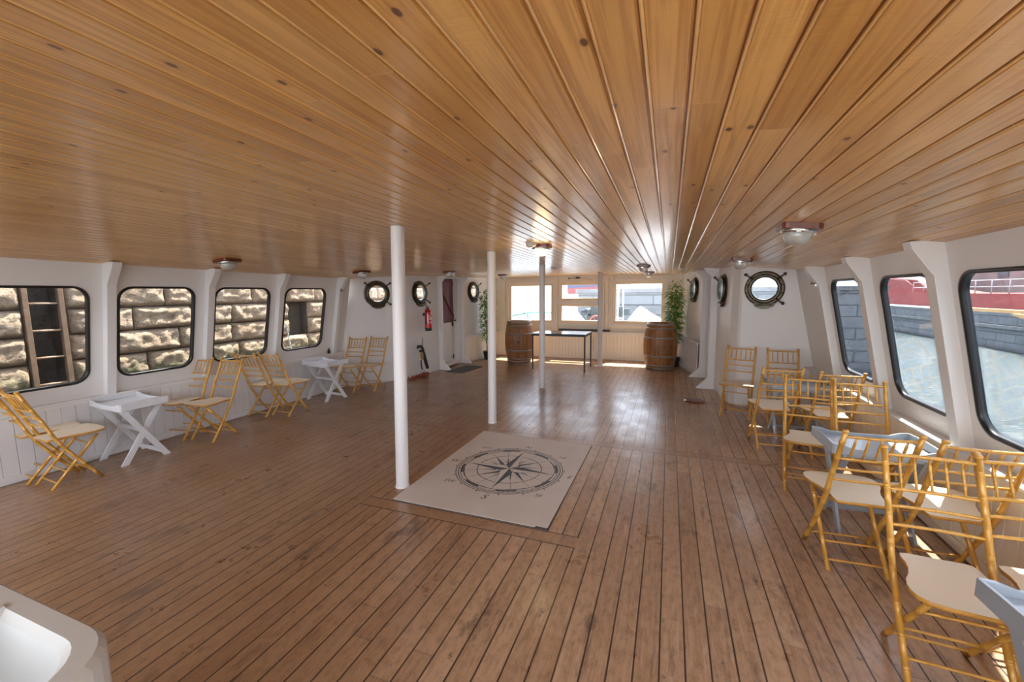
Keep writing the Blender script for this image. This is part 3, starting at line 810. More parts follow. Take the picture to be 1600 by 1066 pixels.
pole(-1.42, 9.30, -1.435, 9.30, .055, 'farthest white pole, right of the black table', True)

# ------------------------------------------------------------------ compass mat
def compass():
    t = thing('compass_mat', 'pale rectangular mat printed with a dark compass rose, on the plank floor', 'mat', (-1.39, 3.49, 0))
    cx, cy = -1.39, 3.49
    P = [(-2.04, 2.64), (-.752, 2.64), (-.735, 4.34), (-2.035, 4.40)]
    P = [(a-cx, b-cy) for a, b in P]
    notch = [P[0], (P[1][0]-.09, P[1][1]), (P[1][0]-.085, P[1][1]+.02), (P[1][0]-.008, P[1][1]+.016), (P[1][0], P[1][1]+.03), P[2], P[3]]
    mb = MB(); mb.prism(notch, 'z', .0005, .009); mb.build('backing', M['mat'], t)
    mb = MB(); q = [(a*1.006, b*1.006) for a, b in P]; mb.prism(q, 'z', .0002, .004); mb.build('dark_edge', M['ink'], t)
    C = (.03, 0.0)
    def ringp(name, r0, r1, n=72, a0=0, a1=2*PI):
        mb = MB()
        vs = []
        for k in range(n+1):
            a = a0+(a1-a0)*k/n; vs += [(C[0]+r0*math.cos(a), C[1]+r0*math.sin(a), .0095), (C[0]+r1*math.cos(a), C[1]+r1*math.sin(a), .0095)]
        mb.add(vs, [(2*k, 2*k+1, 2*k+3, 2*k+2) for k in range(n)]); return mb
    mb = ringp('', .494, .502)
    for (a, b) in ((.472, .480), (.298, .306), (.423, .430), (.451, .456)):
        r = ringp('', a, b); mb.add(r.v, r.f)
    for q4 in range(8):
        r = ringp('', .432, .450, 10, q4*PI/4+.10, q4*PI/4+PI/4-.28); mb.add(r.v, r.f)
        r = ringp('', .418, .425, 10, q4*PI/4+.3, q4*PI/4+PI/4-.10); mb.add(r.v, r.f)
    for k in range(72):
        a = 2*PI*k/72; c, s = math.cos(a), math.sin(a); w = .0024
        mb.add([(C[0]+c*.455-s*w, C[1]+s*.455+c*w, .0095), (C[0]+c*.455+s*w, C[1]+s*.455-c*w, .0095), (C[0]+c*.476+s*w, C[1]+s*.476-c*w, .0095), (C[0]+c*.476-s*w, C[1]+s*.476+c*w, .0095)], [(0, 1, 2, 3)])
    for k in range(16):
        a = 2*PI*(k+.5)/16
        mb.add([(C[0]+.513*math.cos(a)+.009*math.cos(w), C[1]+.513*math.sin(a)+.009*math.sin(w), .0095) for w in [i*PI/4 for i in range(8)]], [tuple(range(8))])
    for k in range(16):
        a = PI/2+2*PI*k/16; c, s = math.cos(a), math.sin(a); w = .0016
        mb.add([(C[0]+c*.12-s*w, C[1]+s*.12+c*w, .0094), (C[0]+c*.12+s*w, C[1]+s*.12-c*w, .0094), (C[0]+c*.425+s*w, C[1]+s*.425-c*w, .0094), (C[0]+c*.425-s*w, C[1]+s*.425+c*w, .0094)], [(0, 1, 2, 3)])
    mb.build('printed_rings', M['ink'], t)
    dk, lt = MB(), MB()
    def point(a, L, wd, rb, z):
        c, s = math.cos(a), math.sin(a)
        for sg, m2 in ((1, dk), (-1, lt)):
            e = (C[0]+c*rb-s*wd*sg, C[1]+s*rb+c*wd*sg, z)
            m2.add([(C[0]+c*.0, C[1]+s*.0, z), (C[0]+c*L, C[1]+s*L, z), e], [(0, 1, 2)])
            if m2 is lt:
                # outline of the light half
                ex, ey = e[0], e[1]; tx, ty = C[0]+c*L, C[1]+s*L; dx, dy = tx-ex, ty-ey; l = math.hypot(dx, dy); ox, oy = -dy/l*.003, dx/l*.003
                dk.add([(ex-ox, ey-oy, z+.0002), (tx, ty, z+.0002), (ex+ox, ey+oy, z+.0002)], [(0, 1, 2)])
    for k in range(8): point(PI/8+k*PI/4, .27, .022, .10, .0097)
    for k in range(4): point(PI/4+k*PI/2, .33, .042, .085, .0100)
    for k in range(4): point(k*PI/2, .425, .062, .075, .0104)
    dk.build('star_dark_facets', M['ink'], t, fix=False); lt.build('star_light_facets', M['mat'], t, fix=False)
    # letters
    for txt, deg, rr, sz in (('N', 90, .565, .085), ('S', 270, .575, .105), ('E', 0, .57, .085), ('W', 180, .575, .085), ('NE', 45, .58, .06), ('SE', 315, .58, .066), ('SW', 225, .58, .07), ('NW', 135, .585, .06)):
        cu = bpy.data.curves.new('letter', 'FONT'); cu.body = txt; cu.size = sz; cu.align_x = 'CENTER'; cu.align_y = 'CENTER'; cu.shear = .25
        tmp = bpy.data.objects.new('tmp', cu); COL.objects.link(tmp)
        bpy.context.view_layer.update()
        me = bpy.data.meshes.new_from_object(tmp.evaluated_get(bpy.context.evaluated_depsgraph_get()))
        bpy.data.objects.remove(tmp)
        me.materials.clear(); me.materials.append(M['ink'])
        o = bpy.data.objects.new('printed_letter', me); COL.objects.link(o); o.parent = t
        a = math.radians(deg); o.location = (C[0]+rr*math.cos(a), C[1]+rr*math.sin(a), .0098)
compass()

# ------------------------------------------------------------------ folding chairs
def bamboo(path, r, nodes, n=10):
    """tube with small double ring nodes at the given 0..1 positions"""
    P = [Vector(p) for p in path]
    ls = [0]
    for a, b in zip(P[:-1], P[1:]): ls.append(ls[-1]+(b-a).length)
    L = ls[-1]
    def at(s):
        for i in range(len(P)-1):
            if s <= ls[i+1]+1e-9: return P[i].lerp(P[i+1], (s-ls[i])/(ls[i+1]-ls[i]))
        return P[-1].copy()
    ss = set([0, L]+ls[1:-1]); rad = {}
    for f in nodes:
        c = f*L
        for d, k in ((-.009, 1), (-.006, 1.2), (-.003, 1.02), (.003, 1.02), (.006, 1.2), (.009, 1)):
            if 0 < c+d < L: ss.add(c+d); rad[c+d] = k
    ss = sorted(ss)
    return [at(s) for s in ss], [r*rad.get(s, 1) for s in ss]
def make_chair():
    t = thing('folding_chair', '', 'chair', (0, 0, 0), 0)
    g, sp = M['gold'], [(.116, 0), (.035, .12), (-.045, .245), (-.115, .36), (-.165, .465), (-.215, .60), (-.275, .74), (-.335, .885)]
    def yat(z):
        for (a, b), (c, d) in zip(sp[:-1], sp[1:]):
            if z <= d: return a+(c-a)*(z-b)/(d-b)
        return sp[-1][0]
    for s in (-1, 1):
        pts, rr = bamboo([(s*.1675, a, b) for a, b in sp], .0135, [.08, .2, .32, .46, .58, .70, .82, .93])
        mb = MB(); mb.tube(pts, rr, 10)
        mb.lathe([(.0135, .0), (.017, .004), (.0175, .010), (.012, .015), (0, .016)], c=(s*.1675, -.3365, .883), n=10)
        mb.build('back_post', g, t)
        pts, rr = bamboo([(s*.145, -.211, 0), (s*.145, .125, .405)], .0125, [.12, .35, .6, .85])
        mb = MB(); mb.tube(pts, rr, 10); mb.build('leg', g, t)
    half = [(0, -.185), (.10, -.187), (.125, -.18), (.132, -.15), (.132, -.10), (.140, -.05), (.158, 0), (.182, .045), (.195, .09), (.197, .13), (.188, .165), (.16, .19), (.10, .203), (0, .207)]
    poly = half+[(-a, b) for a, b in half[-2:0:-1]]
    mb = MB(); mb.prism(poly, 'z', .425, .443, 0, 1, True)
    mb.f[0], mb.f[1] = mb.f[0], mb.f[1]
    o = mb.build('seat', [M['seat'], M['seatedge']], t); o.rotation_euler = (math.radians(2), 0, 0)
    def rail(z, r, name, bow=.012, dy=0):
        y = yat(z)+dy; pts = [(-.165+.33*k/8, y-bow*(1-(2*k/8-1)**2), z) for k in range(9)]
        p2, rr = bamboo(pts, r, [.15, .32, .5, .68, .85], 8); mb = MB(); mb.tube(p2, rr, 8); mb.build(name, g, t)
    rail(.858, .0085, 'top_rail'); rail(.712, .008, 'middle_rail'); rail(.642, .0075, 'back_rung'); rail(.565, .0075, 'back_rung')
    for k in range(5):
        x = -.112+.056*k; b = .012*(1-(x/.165)**2)
        pts, rr = bamboo([(x, yat(.858)-b, .855), (x, yat(.785)-b, .785), (x, yat(.712)-b, .715)], .0055, [.25, .5, .75], 7)
        mb = MB(); mb.tube(pts, [q*1.15 if 1 < i < len(rr)-2 else q*.9 for i, q in enumerate(rr)], 7); mb.build('spindle', g, t)
    for (y, z, w) in ((yat(.10), .10, .165), (-.211+.336*.13/.405, .13, .143), (-.211+.336*.05/.405, .05, .143), (-.211+.336*.33/.405, .33, .143)):
        p2, rr = bamboo([(-w, y, z), (0, y, z), (w, y, z)], .0065, [.2, .5, .8], 8); mb = MB(); mb.tube(p2, rr, 8); mb.build('stretcher', g, t)
    return t
chair0 = make_chair()
GL, GR = 'gold folding chairs along the left wall', 'gold folding chairs along the right wall'
CH = [
 (-5.035, 2.00, 87, 'gold folding chair at the left edge of the picture, nearer of that pair', GL),
 (-5.385, 1.985, 85, 'gold folding chair against the wall under the ladder window, behind a nearer one', GL),
 (-5.33, 3.06, -82, 'gold folding chair right of the first white tray table, close to the panelling', GL),
 (-4.94, 3.15, -87, 'gold folding chair overlapping the one beside the first white table, nearer the room', GL),
 (-5.25, 4.16, 95, 'gold folding chair against the panelling under the third left window, behind another', GL),
 (-4.945, 4.28, 90, 'gold folding chair with seat towards the second white tray table, before its twin', GL),
 (-5.115, 5.57, -84, 'gold folding chair immediately beyond the second white tray table', GL),
 (-4.83, 5.77, -87, 'gold folding chair below the first left porthole, just left of the nearest pole', GL),
 (.86, 6.05, -104, 'gold folding chair standing alone at the corner of the far right wall', GR),
 (1.37, 5.93, -95, 'gold folding chair under the large right porthole, mostly behind the grey tray table', GR),
 (1.045, 5.03, 93, 'gold folding chair seen from behind, left of two before the farthest grey table', GR),
 (1.12, 3.95, -97, 'gold folding chair facing the viewer, at the left end of the middle grey table', GR),
 (1.495, 4.91, 92, 'gold folding chair seen from behind by the sunlit ledge under the farthest right window', GR),
 (1.475, 3.87, -94, 'gold folding chair facing the viewer, right post against the second right window', GR),
 (1.06, 3.01, 93, 'gold folding chair seen from behind, directly before the middle grey tray table', GR),
 (1.148, 2.115, -93, 'closest gold folding chair, large in the lower right corner, pale seat facing the viewer', GR),
 (1.475, 2.98, 91, 'gold folding chair behind the closest one, its round post tip below the right window', GR),
 (1.515, 2.15, -90, 'gold folding chair cut off by the right edge of the picture', GR),
]
for i, (x, y, deg, lab, grp) in enumerate(CH):
    if i == 0:
        chair0.location = (x, y, 0); chair0.rotation_euler = (0, 0, math.radians(deg-90)); chair0['label'] = lab; chair0['group'] = grp
    else: copy_tree(chair0, (x, y, 0), math.radians(deg-90), lab, grp)

# ------------------------------------------------------------------ folding tray tables
def make_tray_table(mat, label, group):
    t = thing('tray_table', label, 'table', (0, 0, 0), 0, group)
    L, W = .29, .195      # half sizes: long along x
    mb = MB(); mb.box(-L+.01, L-.01, -W+.01, W-.01, .568, .578); tr = mb.build('tray', mat, t)
    for s in (-1, 1):
        mb = MB()   # long sides: low in the middle, rising to the ends
        pr = [(-L, .560), (L, .560), (L, .628), (L-.05, .624), (L-.11, .604), (.06, .599), (-.06, .599), (-L+.11, .604), (-L+.05, .624), (-L, .628)]
        mb.prism(pr, 'y', s*W-.007, s*W+.007); mb.build('tray_side', mat, tr, bevel=.002)
        mb = MB()
        pr = [(-W, .560), (W, .560), (W, .628), (.09, .634), (.0, .636), (-.09, .634), (-W, .628)]
        mb.prism(pr, 'x', s*L-.007, s*L+.007); mb.build('tray_end', mat, tr, bevel=.002)
        # crossed legs lie in planes parallel to yz near each end
        for q in (-1, 1):
            mb = MB(); x = s*(L-.085)+q*.011
            mb.beam((x, q*.165, .0), (x, -q*.165, .56), .02, .04, up=(1, 0, 0)) if False else None
            a = Vector((x, q*.175, 0)); b = Vector((x, -q*.165, .562)); d = (b-a).normalized(); w = .026/abs(d.z)
            mb.prism([(q*.175-w, 0), (q*.175+w, 0), (-q*.165+w, .562), (-q*.165-w, .562)], 'x', x-.009, x+.009)
            mb.build('leg', mat, t, bevel=.002)
    for q in (-1, 1):
        mb = MB(); mb.box(-L+.06, L-.06, q*.155-.02, q*.155+.02, .535, .563); mb.build('top_rail', mat, t, bevel=.002)
    for (y, z) in ((.148, .045), (-.03, .33)):
        mb = MB(); mb.box(-L+.09, L-.09, y-.012, y+.012, z-.018, z+.018); mb.build('stretcher', mat, t, bevel=.002)
    return t
gw, gg = 'white folding tray tables by the left wall', 'blue-grey folding tray tables by the right wall'
tw = make_tray_table(M['tabwhite'], 'white folding tray table near the left edge, between two pairs of gold chairs', gw)
tw.location = (-5.125, 2.50, 0); tw.rotation_euler = (0, 0, math.radians(-3))
copy_tree(tw, (-5.085, 5.05, 0), math.radians(-6), 'white folding tray table farther along the left wall, under the fourth window', gw)
tg = make_tray_table(M['tabgrey'], 'blue-grey folding tray table in the middle of the right-hand chairs', gg)
tg.location = (1.34, 3.47, 0); tg.rotation_euler = (0, 0, math.radians(2))
copy_tree(tg, (1.37, 5.47, 0), math.radians(4), 'farthest blue-grey tray table, between chairs below the large right porthole', gg)
copy_tree(tg, (1.355, 1.68, 0), math.radians(2), 'blue-grey tray table cut off at the lower right corner of the picture', gg)

# ------------------------------------------------------------------ barrels
def barrel(x, y, rz, label):
    t = thing('wine_barrel', label, 'barrel', (x, y, 0), rz, 'oak wine barrels')
    Hh = .985; R0, R1 = .272, .345
    rad = lambda z: R0+(R1-R0)*(1-((2*z/Hh-1)**2)**.95)
    zs = [Hh*k/20 for k in range(21)]
    mb = MB(); mb.lathe([(R0-.03, .0)]+[(rad(z), z) for z in zs]+[(R0-.022, Hh), (R0-.024, Hh-.035)], n=48); st = mb.build('staves', M['barrel'], t)
    mb = MB(); mb.lathe([(R0-.02, Hh-.04), (0, Hh-.036)], n=48); mb.build('head', M['lid'], t)
    for z, h in ((.0, .05), (.075, .04), (.27, .045), (.66, .045), (.86, .04), (.935, .05)):
        mb = MB(); mb.lathe([(rad(z)-.002, z+.001), (rad(z)+.005, z+.001), (rad(z+h/2)+.006, z+h/2), (rad(z+h)+.005, z+h-.001), (rad(z+h)-.002, z+h-.001)], n=48); mb.build('hoop', M['hoop'], t)
    mb = MB(); R = Matrix.Rotation(PI/2, 4, 'X'); mb.lathe([(0, .012), (.022, .012), (.028, .0)], n=14, mat=Matrix.Translation((.06, -rad(.5)+.008, .50)) @ R); mb.build('bung', M['lid'], st)
    return t
barrel(-3.36, 9.38, .1, 'oak wine barrel on the left of the black table, under the left forward window')
barrel(-.16, 9.38, .5, 'oak wine barrel on the right, in front of a bamboo plant')

# ------------------------------------------------------------------ black table
t = thing('black_table', 'plain black rectangular table with thin legs in front of the middle forward window', 'table', (-2.165, 8.82, 0))
hx, hy, hz = .575, .375, .785
mb = MB(); mb.box(-hx, hx, -hy, hy, hz-.012, hz); mb.build('tabletop', M['tabletop'], t, bevel=.003)
mb = MB(); frame_z = (hz-.052, hz-.0125)
for s in (-1, 1):
    mb.box(-hx, hx, s*(hy-.012)-.012, s*(hy-.012)+.012, *frame_z); mb.box(s*(hx-.012)-.012, s*(hx-.012)+.012, -hy+.024, hy-.024, *frame_z)
mb.build('apron_frame', M['black'], t)
for sx in (-1, 1):
    for sy in (-1, 1):
        mb = MB(); mb.box(sx*(hx-.015)-.014, sx*(hx-.015)+.014, sy*(hy-.015)-.014, sy*(hy-.015)+.014, 0, hz-.052); mb.build('leg', M['black'], t)

# ------------------------------------------------------------------ ceiling lights and detectors
def ceiling_light(px, py, label, lit=False, sc=1.0):
    p = ceil_hit(px, py); p.z = zc(p.x, p.y)
    t = thing('ceiling_light', label, 'lamp', (p.x, p.y, p.z), 0, 'round glass ceiling lamps')
    t.scale = (sc, sc, sc)
    sl = -2*.018*(p.x+1.95); t.rotation_euler = (0, -math.atan(sl), 0)
    mb = MB(); mb.prism(rrect(-.105, .105, -.105, .105, .03, 3), 'z', -.032, .004); mb.build('wooden_base', M['wooddark'], t, bevel=.003)
    mb = MB(); mb.lathe([(.092, -.032), (.094, -.045), (.078, -.05), (.07, -.046)], n=24); 
    for k in range(3):
        a = k*2*PI/3+.3; mb.box(.088*math.cos(a)-.012, .088*math.cos(a)+.012, .088*math.sin(a)-.012, .088*math.sin(a)+.012, -.05, -.034)
    mr = mb.build('metal_ring', M['chrome'], t)
    mb = MB(); mb.lathe([(.074, -.046), (.076, -.065), (.068, -.09), (.048, -.108), (.02, -.116), (0, -.117)], n=24); mb.build('glass_dome', M['lit'] if lit else M['globe'], mr)
    if lit:
        ld = bpy.data.lights.new('lamp_glow', 'POINT'); ld.energy = 2.5; ld.color = (1, .72, .38); ld.shadow_soft_size = .08
        lo = bpy.data.objects.new('lamp_glow', ld); COL.objects.link(lo); lo.parent = t; lo.location = (0, 0, -.17)
ceiling_light(1249, 352, 'ceiling lamp on a dark wooden block, nearest, at the upper right')
ceiling_light(355, 406, 'ceiling lamp on a dark wooden block above the third left window')
ceiling_light(565, 424, 'unlit ceiling lamp left of the nearest pole, before the first left porthole')
ceiling_light(703, 424, 'unlit ceiling lamp in front of the left door')
ceiling_light(786, 429, 'small unlit ceiling lamp before the left forward window', sc=.95)
ceiling_light(845, 383, 'lit glowing ceiling lamp in front of the third pole', True)
ceiling_light(1006, 414.5, 'ceiling lamp on a wooden block near the right forward window, nearer of two')
ceiling_light(1015, 425, 'ceiling lamp just before the right forward window, farther of two', sc=.95)
ceiling_light(1158, 404, 'ceiling lamp on a dark block between the two right portholes')
def detector(px, py, label):
    p = ceil_hit(px, py); p.z = zc(p.x, p.y)
    mb = MB(); mb.lathe([(.055, .003), (.056, -.014), (.048, -.03), (.03, -.036), (0, -.037)], n=20)
    o = mb.build('smoke_detector', M['plastic'], loc=(p.x, p.y, p.z)); tag(o, label, 'detector', 'round smoke detectors')
    mb = MB(); mb.lathe([(.026, -.036), (.026, -.041), (0, -.042)], n=16); mb.build('sensor_cap', M['grey'], o)
detector(830, 380, 'round pale smoke detector beside the lit lamp')
detector(866, 417.5, 'small smoke detector beyond the third pole')
detector(1066, 420, 'small dark-rimmed detector above the right bamboo plant')

# ------------------------------------------------------------------ fire extinguisher
t = thing('fire_extinguisher', 'red fire extinguisher hanging on the white wall under a porthole', 'fire extinguisher', (-4.575, 7.30, .90))
mb = MB(); mb.lathe([(.0, .0), (.068, .0), (.070, .055), (.068, .06)], n=24); mb.build('foot_ring', M['black'], t)
mb = MB(); mb.lathe([(.068, .055), (.068, .36), (.062, .395), (.045, .42), (.022, .432), (.02, .445)], n=24); mb.build('cylinder', M['red'], t)
mb = MB(); mb.box(-.018, .018, -.018, .018, .443, .475); mb.tube([(0, 0, .47), (0, -.03, .49), (.0, -.075, .50)], .008, 8); mb.tube([(0, 0, .475), (0, -.04, .515), (.0, -.08, .53)], .007, 8); valve = mb.build('valve', M['black'], t)
mb = MB(); mb.tube([(0, -.015, .46), (0, -.06, .465), (.0, -.092, .42), (.0, -.098, .33), (.0, -.09, .22), (.0, -.082, .14)], .010, 8); mb.build('hose', M['black'], valve)
mb = MB()
for z0, z1, a0, a1 in ((.22, .34, -.8, .2), (.15, .19, -.7, .1)):
    n = 8; vs = []
    for k in range(n+1):
        a = a0+(a1-a0)*k/n; vs += [(.0688*math.cos(a), .0688*math.sin(a), z0), (.0688*math.cos(a), .0688*math.sin(a), z1)]
    for r in range(3):
        zz0 = z0+(z1-z0)*(r/3+.05); zz1 = z0+(z1-z0)*(r/3+.2)
        mb.add([(v[0], v[1], zz0 if i % 2 == 0 else zz1) for i, v in enumerate(vs)], [(2*k, 2*k+2, 2*k+3, 2*k+1) for k in range(n)])
mb.build('label_lines', M['labelwhite'], t, fix=False)
mb = MB(); mb.box(-.125, -.06, -.02, .02, .3, .36); mb.build('wall_bracket', M['black'], t)

# hanging strap bundle + conduit + reddish rope
t = thing('hanging_strap', 'dark strap bundle with a buckle, hanging on the white wall above the red rope', 'strap', (-4.66, 7.16, .08))
mb = MB(); mb.tube([(0.03, -.20, .50), (.03, -.16, .53), (.04, -.08, .52), (.045, -.03, .46), (.05, -.06, .42), (.05, -.15, .44)], [.02, .028, .03, .03, .025, .02], 8); mb.build('looped_webbing', M['strap'], t)
mb = MB(); mb.tube([(.045, -.04, .47), (.05, .0, .34), (.055, .04, .2), (.06, .10, .05)], [.024, .034, .036, .03], 8); mb.build('folded_webbing', M['strap'], t)
mb = MB(); mb.tube([(.05, -.09, .42), (.055, -.08, .33), (.05, -.06, .26)], [.02, .034, .02], 8); mb.build('ochre_pad', M['ochre'], t)
mb = MB(); mb.tube([(.04, -.10, .25), (.045, -.10, .12), (.05, -.08, .05)], .012, 6); mb.build('strap_tail', M['strap'], t)
mb = MB(); mb.box(.018, .03, -.02, .012, .52, .68); mb.build('grey_hook', M['grey'], t)
pts = []
for k in range(90):
    a = k*.55; r = .05+.045*math.sin(k*.37)
    pts.append((-4.62+.00*k+.10*math.sin(a)*.6+.13*(k/90)*(1-k/90)*2, 6.62+.62*k/90+.06*math.cos(a), .012+.022*(k % 3)))
mb = MB(); mb.tube(pts, .011, 6); tag(mb.build('coiled_rope', M['rope']), 'reddish rope lying in loops on the floor at the foot of the left wall', 'rope')

# doormat, hatch disc
mb = MB(); mb.prism(rrect(-.21, .21, -.43, .43, .01, 2), 'z', .0, .010)
o = mb.build('doormat', M['matgrey'], loc=(-4.14, 8.02, 0)); o.rotation_euler = (0, 0, math.radians(-6)); tag(o, 'dark grey doormat on the planks before the left door', 'doormat')
mb = MB(); mb.lathe([(0, .022), (.10, .022), (.148, .016), (.155, .0)], n=32)
tag(mb.build('floor_disc', M['wooddark'], loc=(.395, 6.69, 0)), 'round reddish-brown wooden disc lying on the floor near the right corner', 'disc')

# ledge bottle, wall cleats
t = thing('small_bottle', 'tiny dark bottle standing on the left ledge beside the last hull frame', 'bottle', (-5.435, 5.50, .647))
mb = MB(); mb.lathe([(0, 0), (.022, .0), (.022, .05), (.01, .065), (.009, .08)], n=14); mb.build('body', M['black'], t)
mb = MB(); mb.lathe([(.011, .08), (.011, .095), (0, .096)], n=12); mb.build('cap', M['wooddark'], t)
def cleat(x, y, z, s, label):
    t = thing('wall_cleat', label, 'cleat', (x, y, z)); mb = MB(); mb.box(-.004, .004, -.025, .025, -.03, .03); mb.build('plate', M['chrome'], t)
    mb = MB(); mb.tube([(0, 0, 0), (s*.04, -.01, 0), (s*.05, -.035, .012)], .007, 8); mb.tube([(s*.035, -.01, 0), (s*.045, .02, -.01)], .006, 8); mb.build('hook', M['chrome'], t)
cleat(xl(1.72)+.084, 5.585, 1.72, 1, 'small metal cleat on the last left hull frame')
cleat(xr(1.72)-.084, 5.47, 1.72, -1, 'small brass-coloured hook on the farthest right hull frame')
# window wiper above the middle window
t = thing('window_wiper', 'wiper motor and thin arm above the middle forward window', 'wiper', (-2.13, YB-.05, 2.0))
mb = MB(); mb.box(-.05, .05, -.02, .02, -.02, .02); mb.tube([(-.22, 0, -.01), (-.05, 0, 0)], .006, 6); mb.lathe([(0, .02), (.02, .01), (.02, -.01), (0, -.02)], c=(-.22, 0, -.01), n=10); mb.build('motor', M['black'], t)
mb = MB(); mb.tube([(.05, 0, .005), (.36, -.005, -.06)], .005, 6); mb.build('arm', M['grey'], t)
# perforated strip on forward panelling
mb = MB(); mb.box(-.035, .035, -.012, 0, 0, .40)
o = mb.build('vent_strip', M['cream'], loc=(-1.72, 10.225, .18)); tag(o, 'narrow cream slotted strip on the forward panelling behind the black table', 'vent')
mb = MB()
for k in range(9): mb.box(-.02, .02, -.015, -.012, .03+k*.04, .045+k*.04)
mb.build('slots', M['grey'], o)
# round white speaker on the forward wall
mb = MB(); R = Matrix.Translation((-1.33, YB-.06, 1.99)) @ Matrix.Rotation(PI/2, 4, 'X'); mb.lathe([(0, .03), (.05, .03), (.058, .02), (.058, -.0)], n=20, mat=R)
tag(mb.build('wall_speaker', M['plastic']), 'small round white fitting high on the forward wall behind the farthest pole', 'fitting')

# ------------------------------------------------------------------ bamboo plants
def plant(x, y, label, seed, zlo, zhi, sx, sy):
    rnd = random.Random(seed)
    t = thing('bamboo_plant', label, 'plant', (x, y, 0), 0, 'potted bamboo plants')
    mb = MB(); mb.lathe([(0, 0), (.10, 0), (.125, .20), (.128, .205), (.11, .205), (.105, .18), (0, .18)], n=20); mb.build('pot', M['pot'], t)
    stems = []
    lf = MB()
    for k in range(6):
        a = rnd.random()*6.28; tx, ty = sx*math.cos(a)*.55, sy*math.sin(a)*.55; top = zhi*(.82+.18*rnd.random())
        pts = [(.03*math.cos(a), .03*math.sin(a), .17), (tx*.3, ty*.3, top*.4), (tx*.7, ty*.7, top*.75), (tx, ty, top-.03)]
        mb = MB(); mb.tube(pts, [.009, .008, .006, .003], 6); mb.build('stem', M['stem'], t)
        for j in range(135):
            u = (zlo+(top-zlo)*(rnd.random()**.75))/top
            i = 0 if u < .4 else (1 if u < .75 else 2)
            z = u*top
            c = Vector((tx*u, ty*u, z)); w = rnd.random()*6.28; reach = (.05+.15*rnd.random())*(1.1-.35*abs(2*u-1.1))
            base = c+Vector((sx/.2*math.cos(w)*reach*.6, sy/.2*math.sin(w)*reach*.6, .03*rnd.random()))
            w2 = w+rnd.uniform(-.8, .8); L = rnd.uniform(.09, .16); dr = rnd.uniform(-.75, .25)
            d = Vector((math.cos(w2), math.sin(w2), dr)).normalized(); sd = d.cross(Vector((rnd.uniform(-.4, .4), rnd.uniform(-.4, .4), 1))).normalized()*rnd.uniform(.010, .017)
            m = base+d*L*.45; tip = base+d*L+Vector((0, 0, -.02))
            up = Vector((0, 0, .004))
            lf.add([base, m+sd-up, tip, m-sd-up, m+up], [(0, 1, 4), (0, 4, 3), (1, 2, 4), (3, 4, 2)])
    lf.build('foliage', M['leaf'], t, fix=False)
plant(.13, 9.77, 'green bamboo plant on the right, rising behind the oak barrel', 3, .50, 1.90, .20, .14)
plant(-4.215, 9.45, 'green bamboo plant in the left corner, partly behind the second pole', 5, .45, 1.78, .17, .14)

# ------------------------------------------------------------------ white basin, lower left
def basin():
    t = thing('white_basin', 'white plastic basin with rounded corner and dividing ridge at the lower left', 'basin', (-1.55, .02, 0))
    zt = .95
    def loop(dx, dy, r, z): return [(a, b, z) for a, b in rrect(-.62+dx, .56-dx, -.42+dy, .43-dy, r, 8)]
    loops = [loop(.06, .06, .10, zt-.34), loop(0, 0, .14, zt-.30), loop(.0, .0, .14, zt-.012), loop(.01, .01, .135, zt), loop(.045, .045, .11, zt), loop(.06, .06, .10, zt-.015), loop(.09, .09, .09, zt-.15), loop(.16, .16, .06, zt-.18)]
    mb = MB(); n = len(loops[0]); vs = [v for l in loops for v in l]
    fs = [(r*n+i, r*n+(i+1) % n, (r+1)*n+(i+1) % n, (r+1)*n+i) for r in range(len(loops)-1) for i in range(n)]
    fs.append(tuple((len(loops)-1)*n+i for i in range(n))); fs.append(tuple(range(n))[::-1])
    mb.add(vs, fs, False); mb.build('tub', M['basin'], t)
    mb = MB(); mb.prism([(-.03, zt-.17), (.03, zt-.17), (.02, zt-.012), (.008, zt+.004), (-.008, zt+.004), (-.02, zt-.012)], 'y', -.36, .385); o = mb.build('divider', M['basin'], t); o.location = (.15, 0, 0)
    mb = MB(); mb.box(-.54, .48, -.34, .35, 0, zt-.30); mb.build('cabinet', M['basin'], t, bevel=.01)
basin()

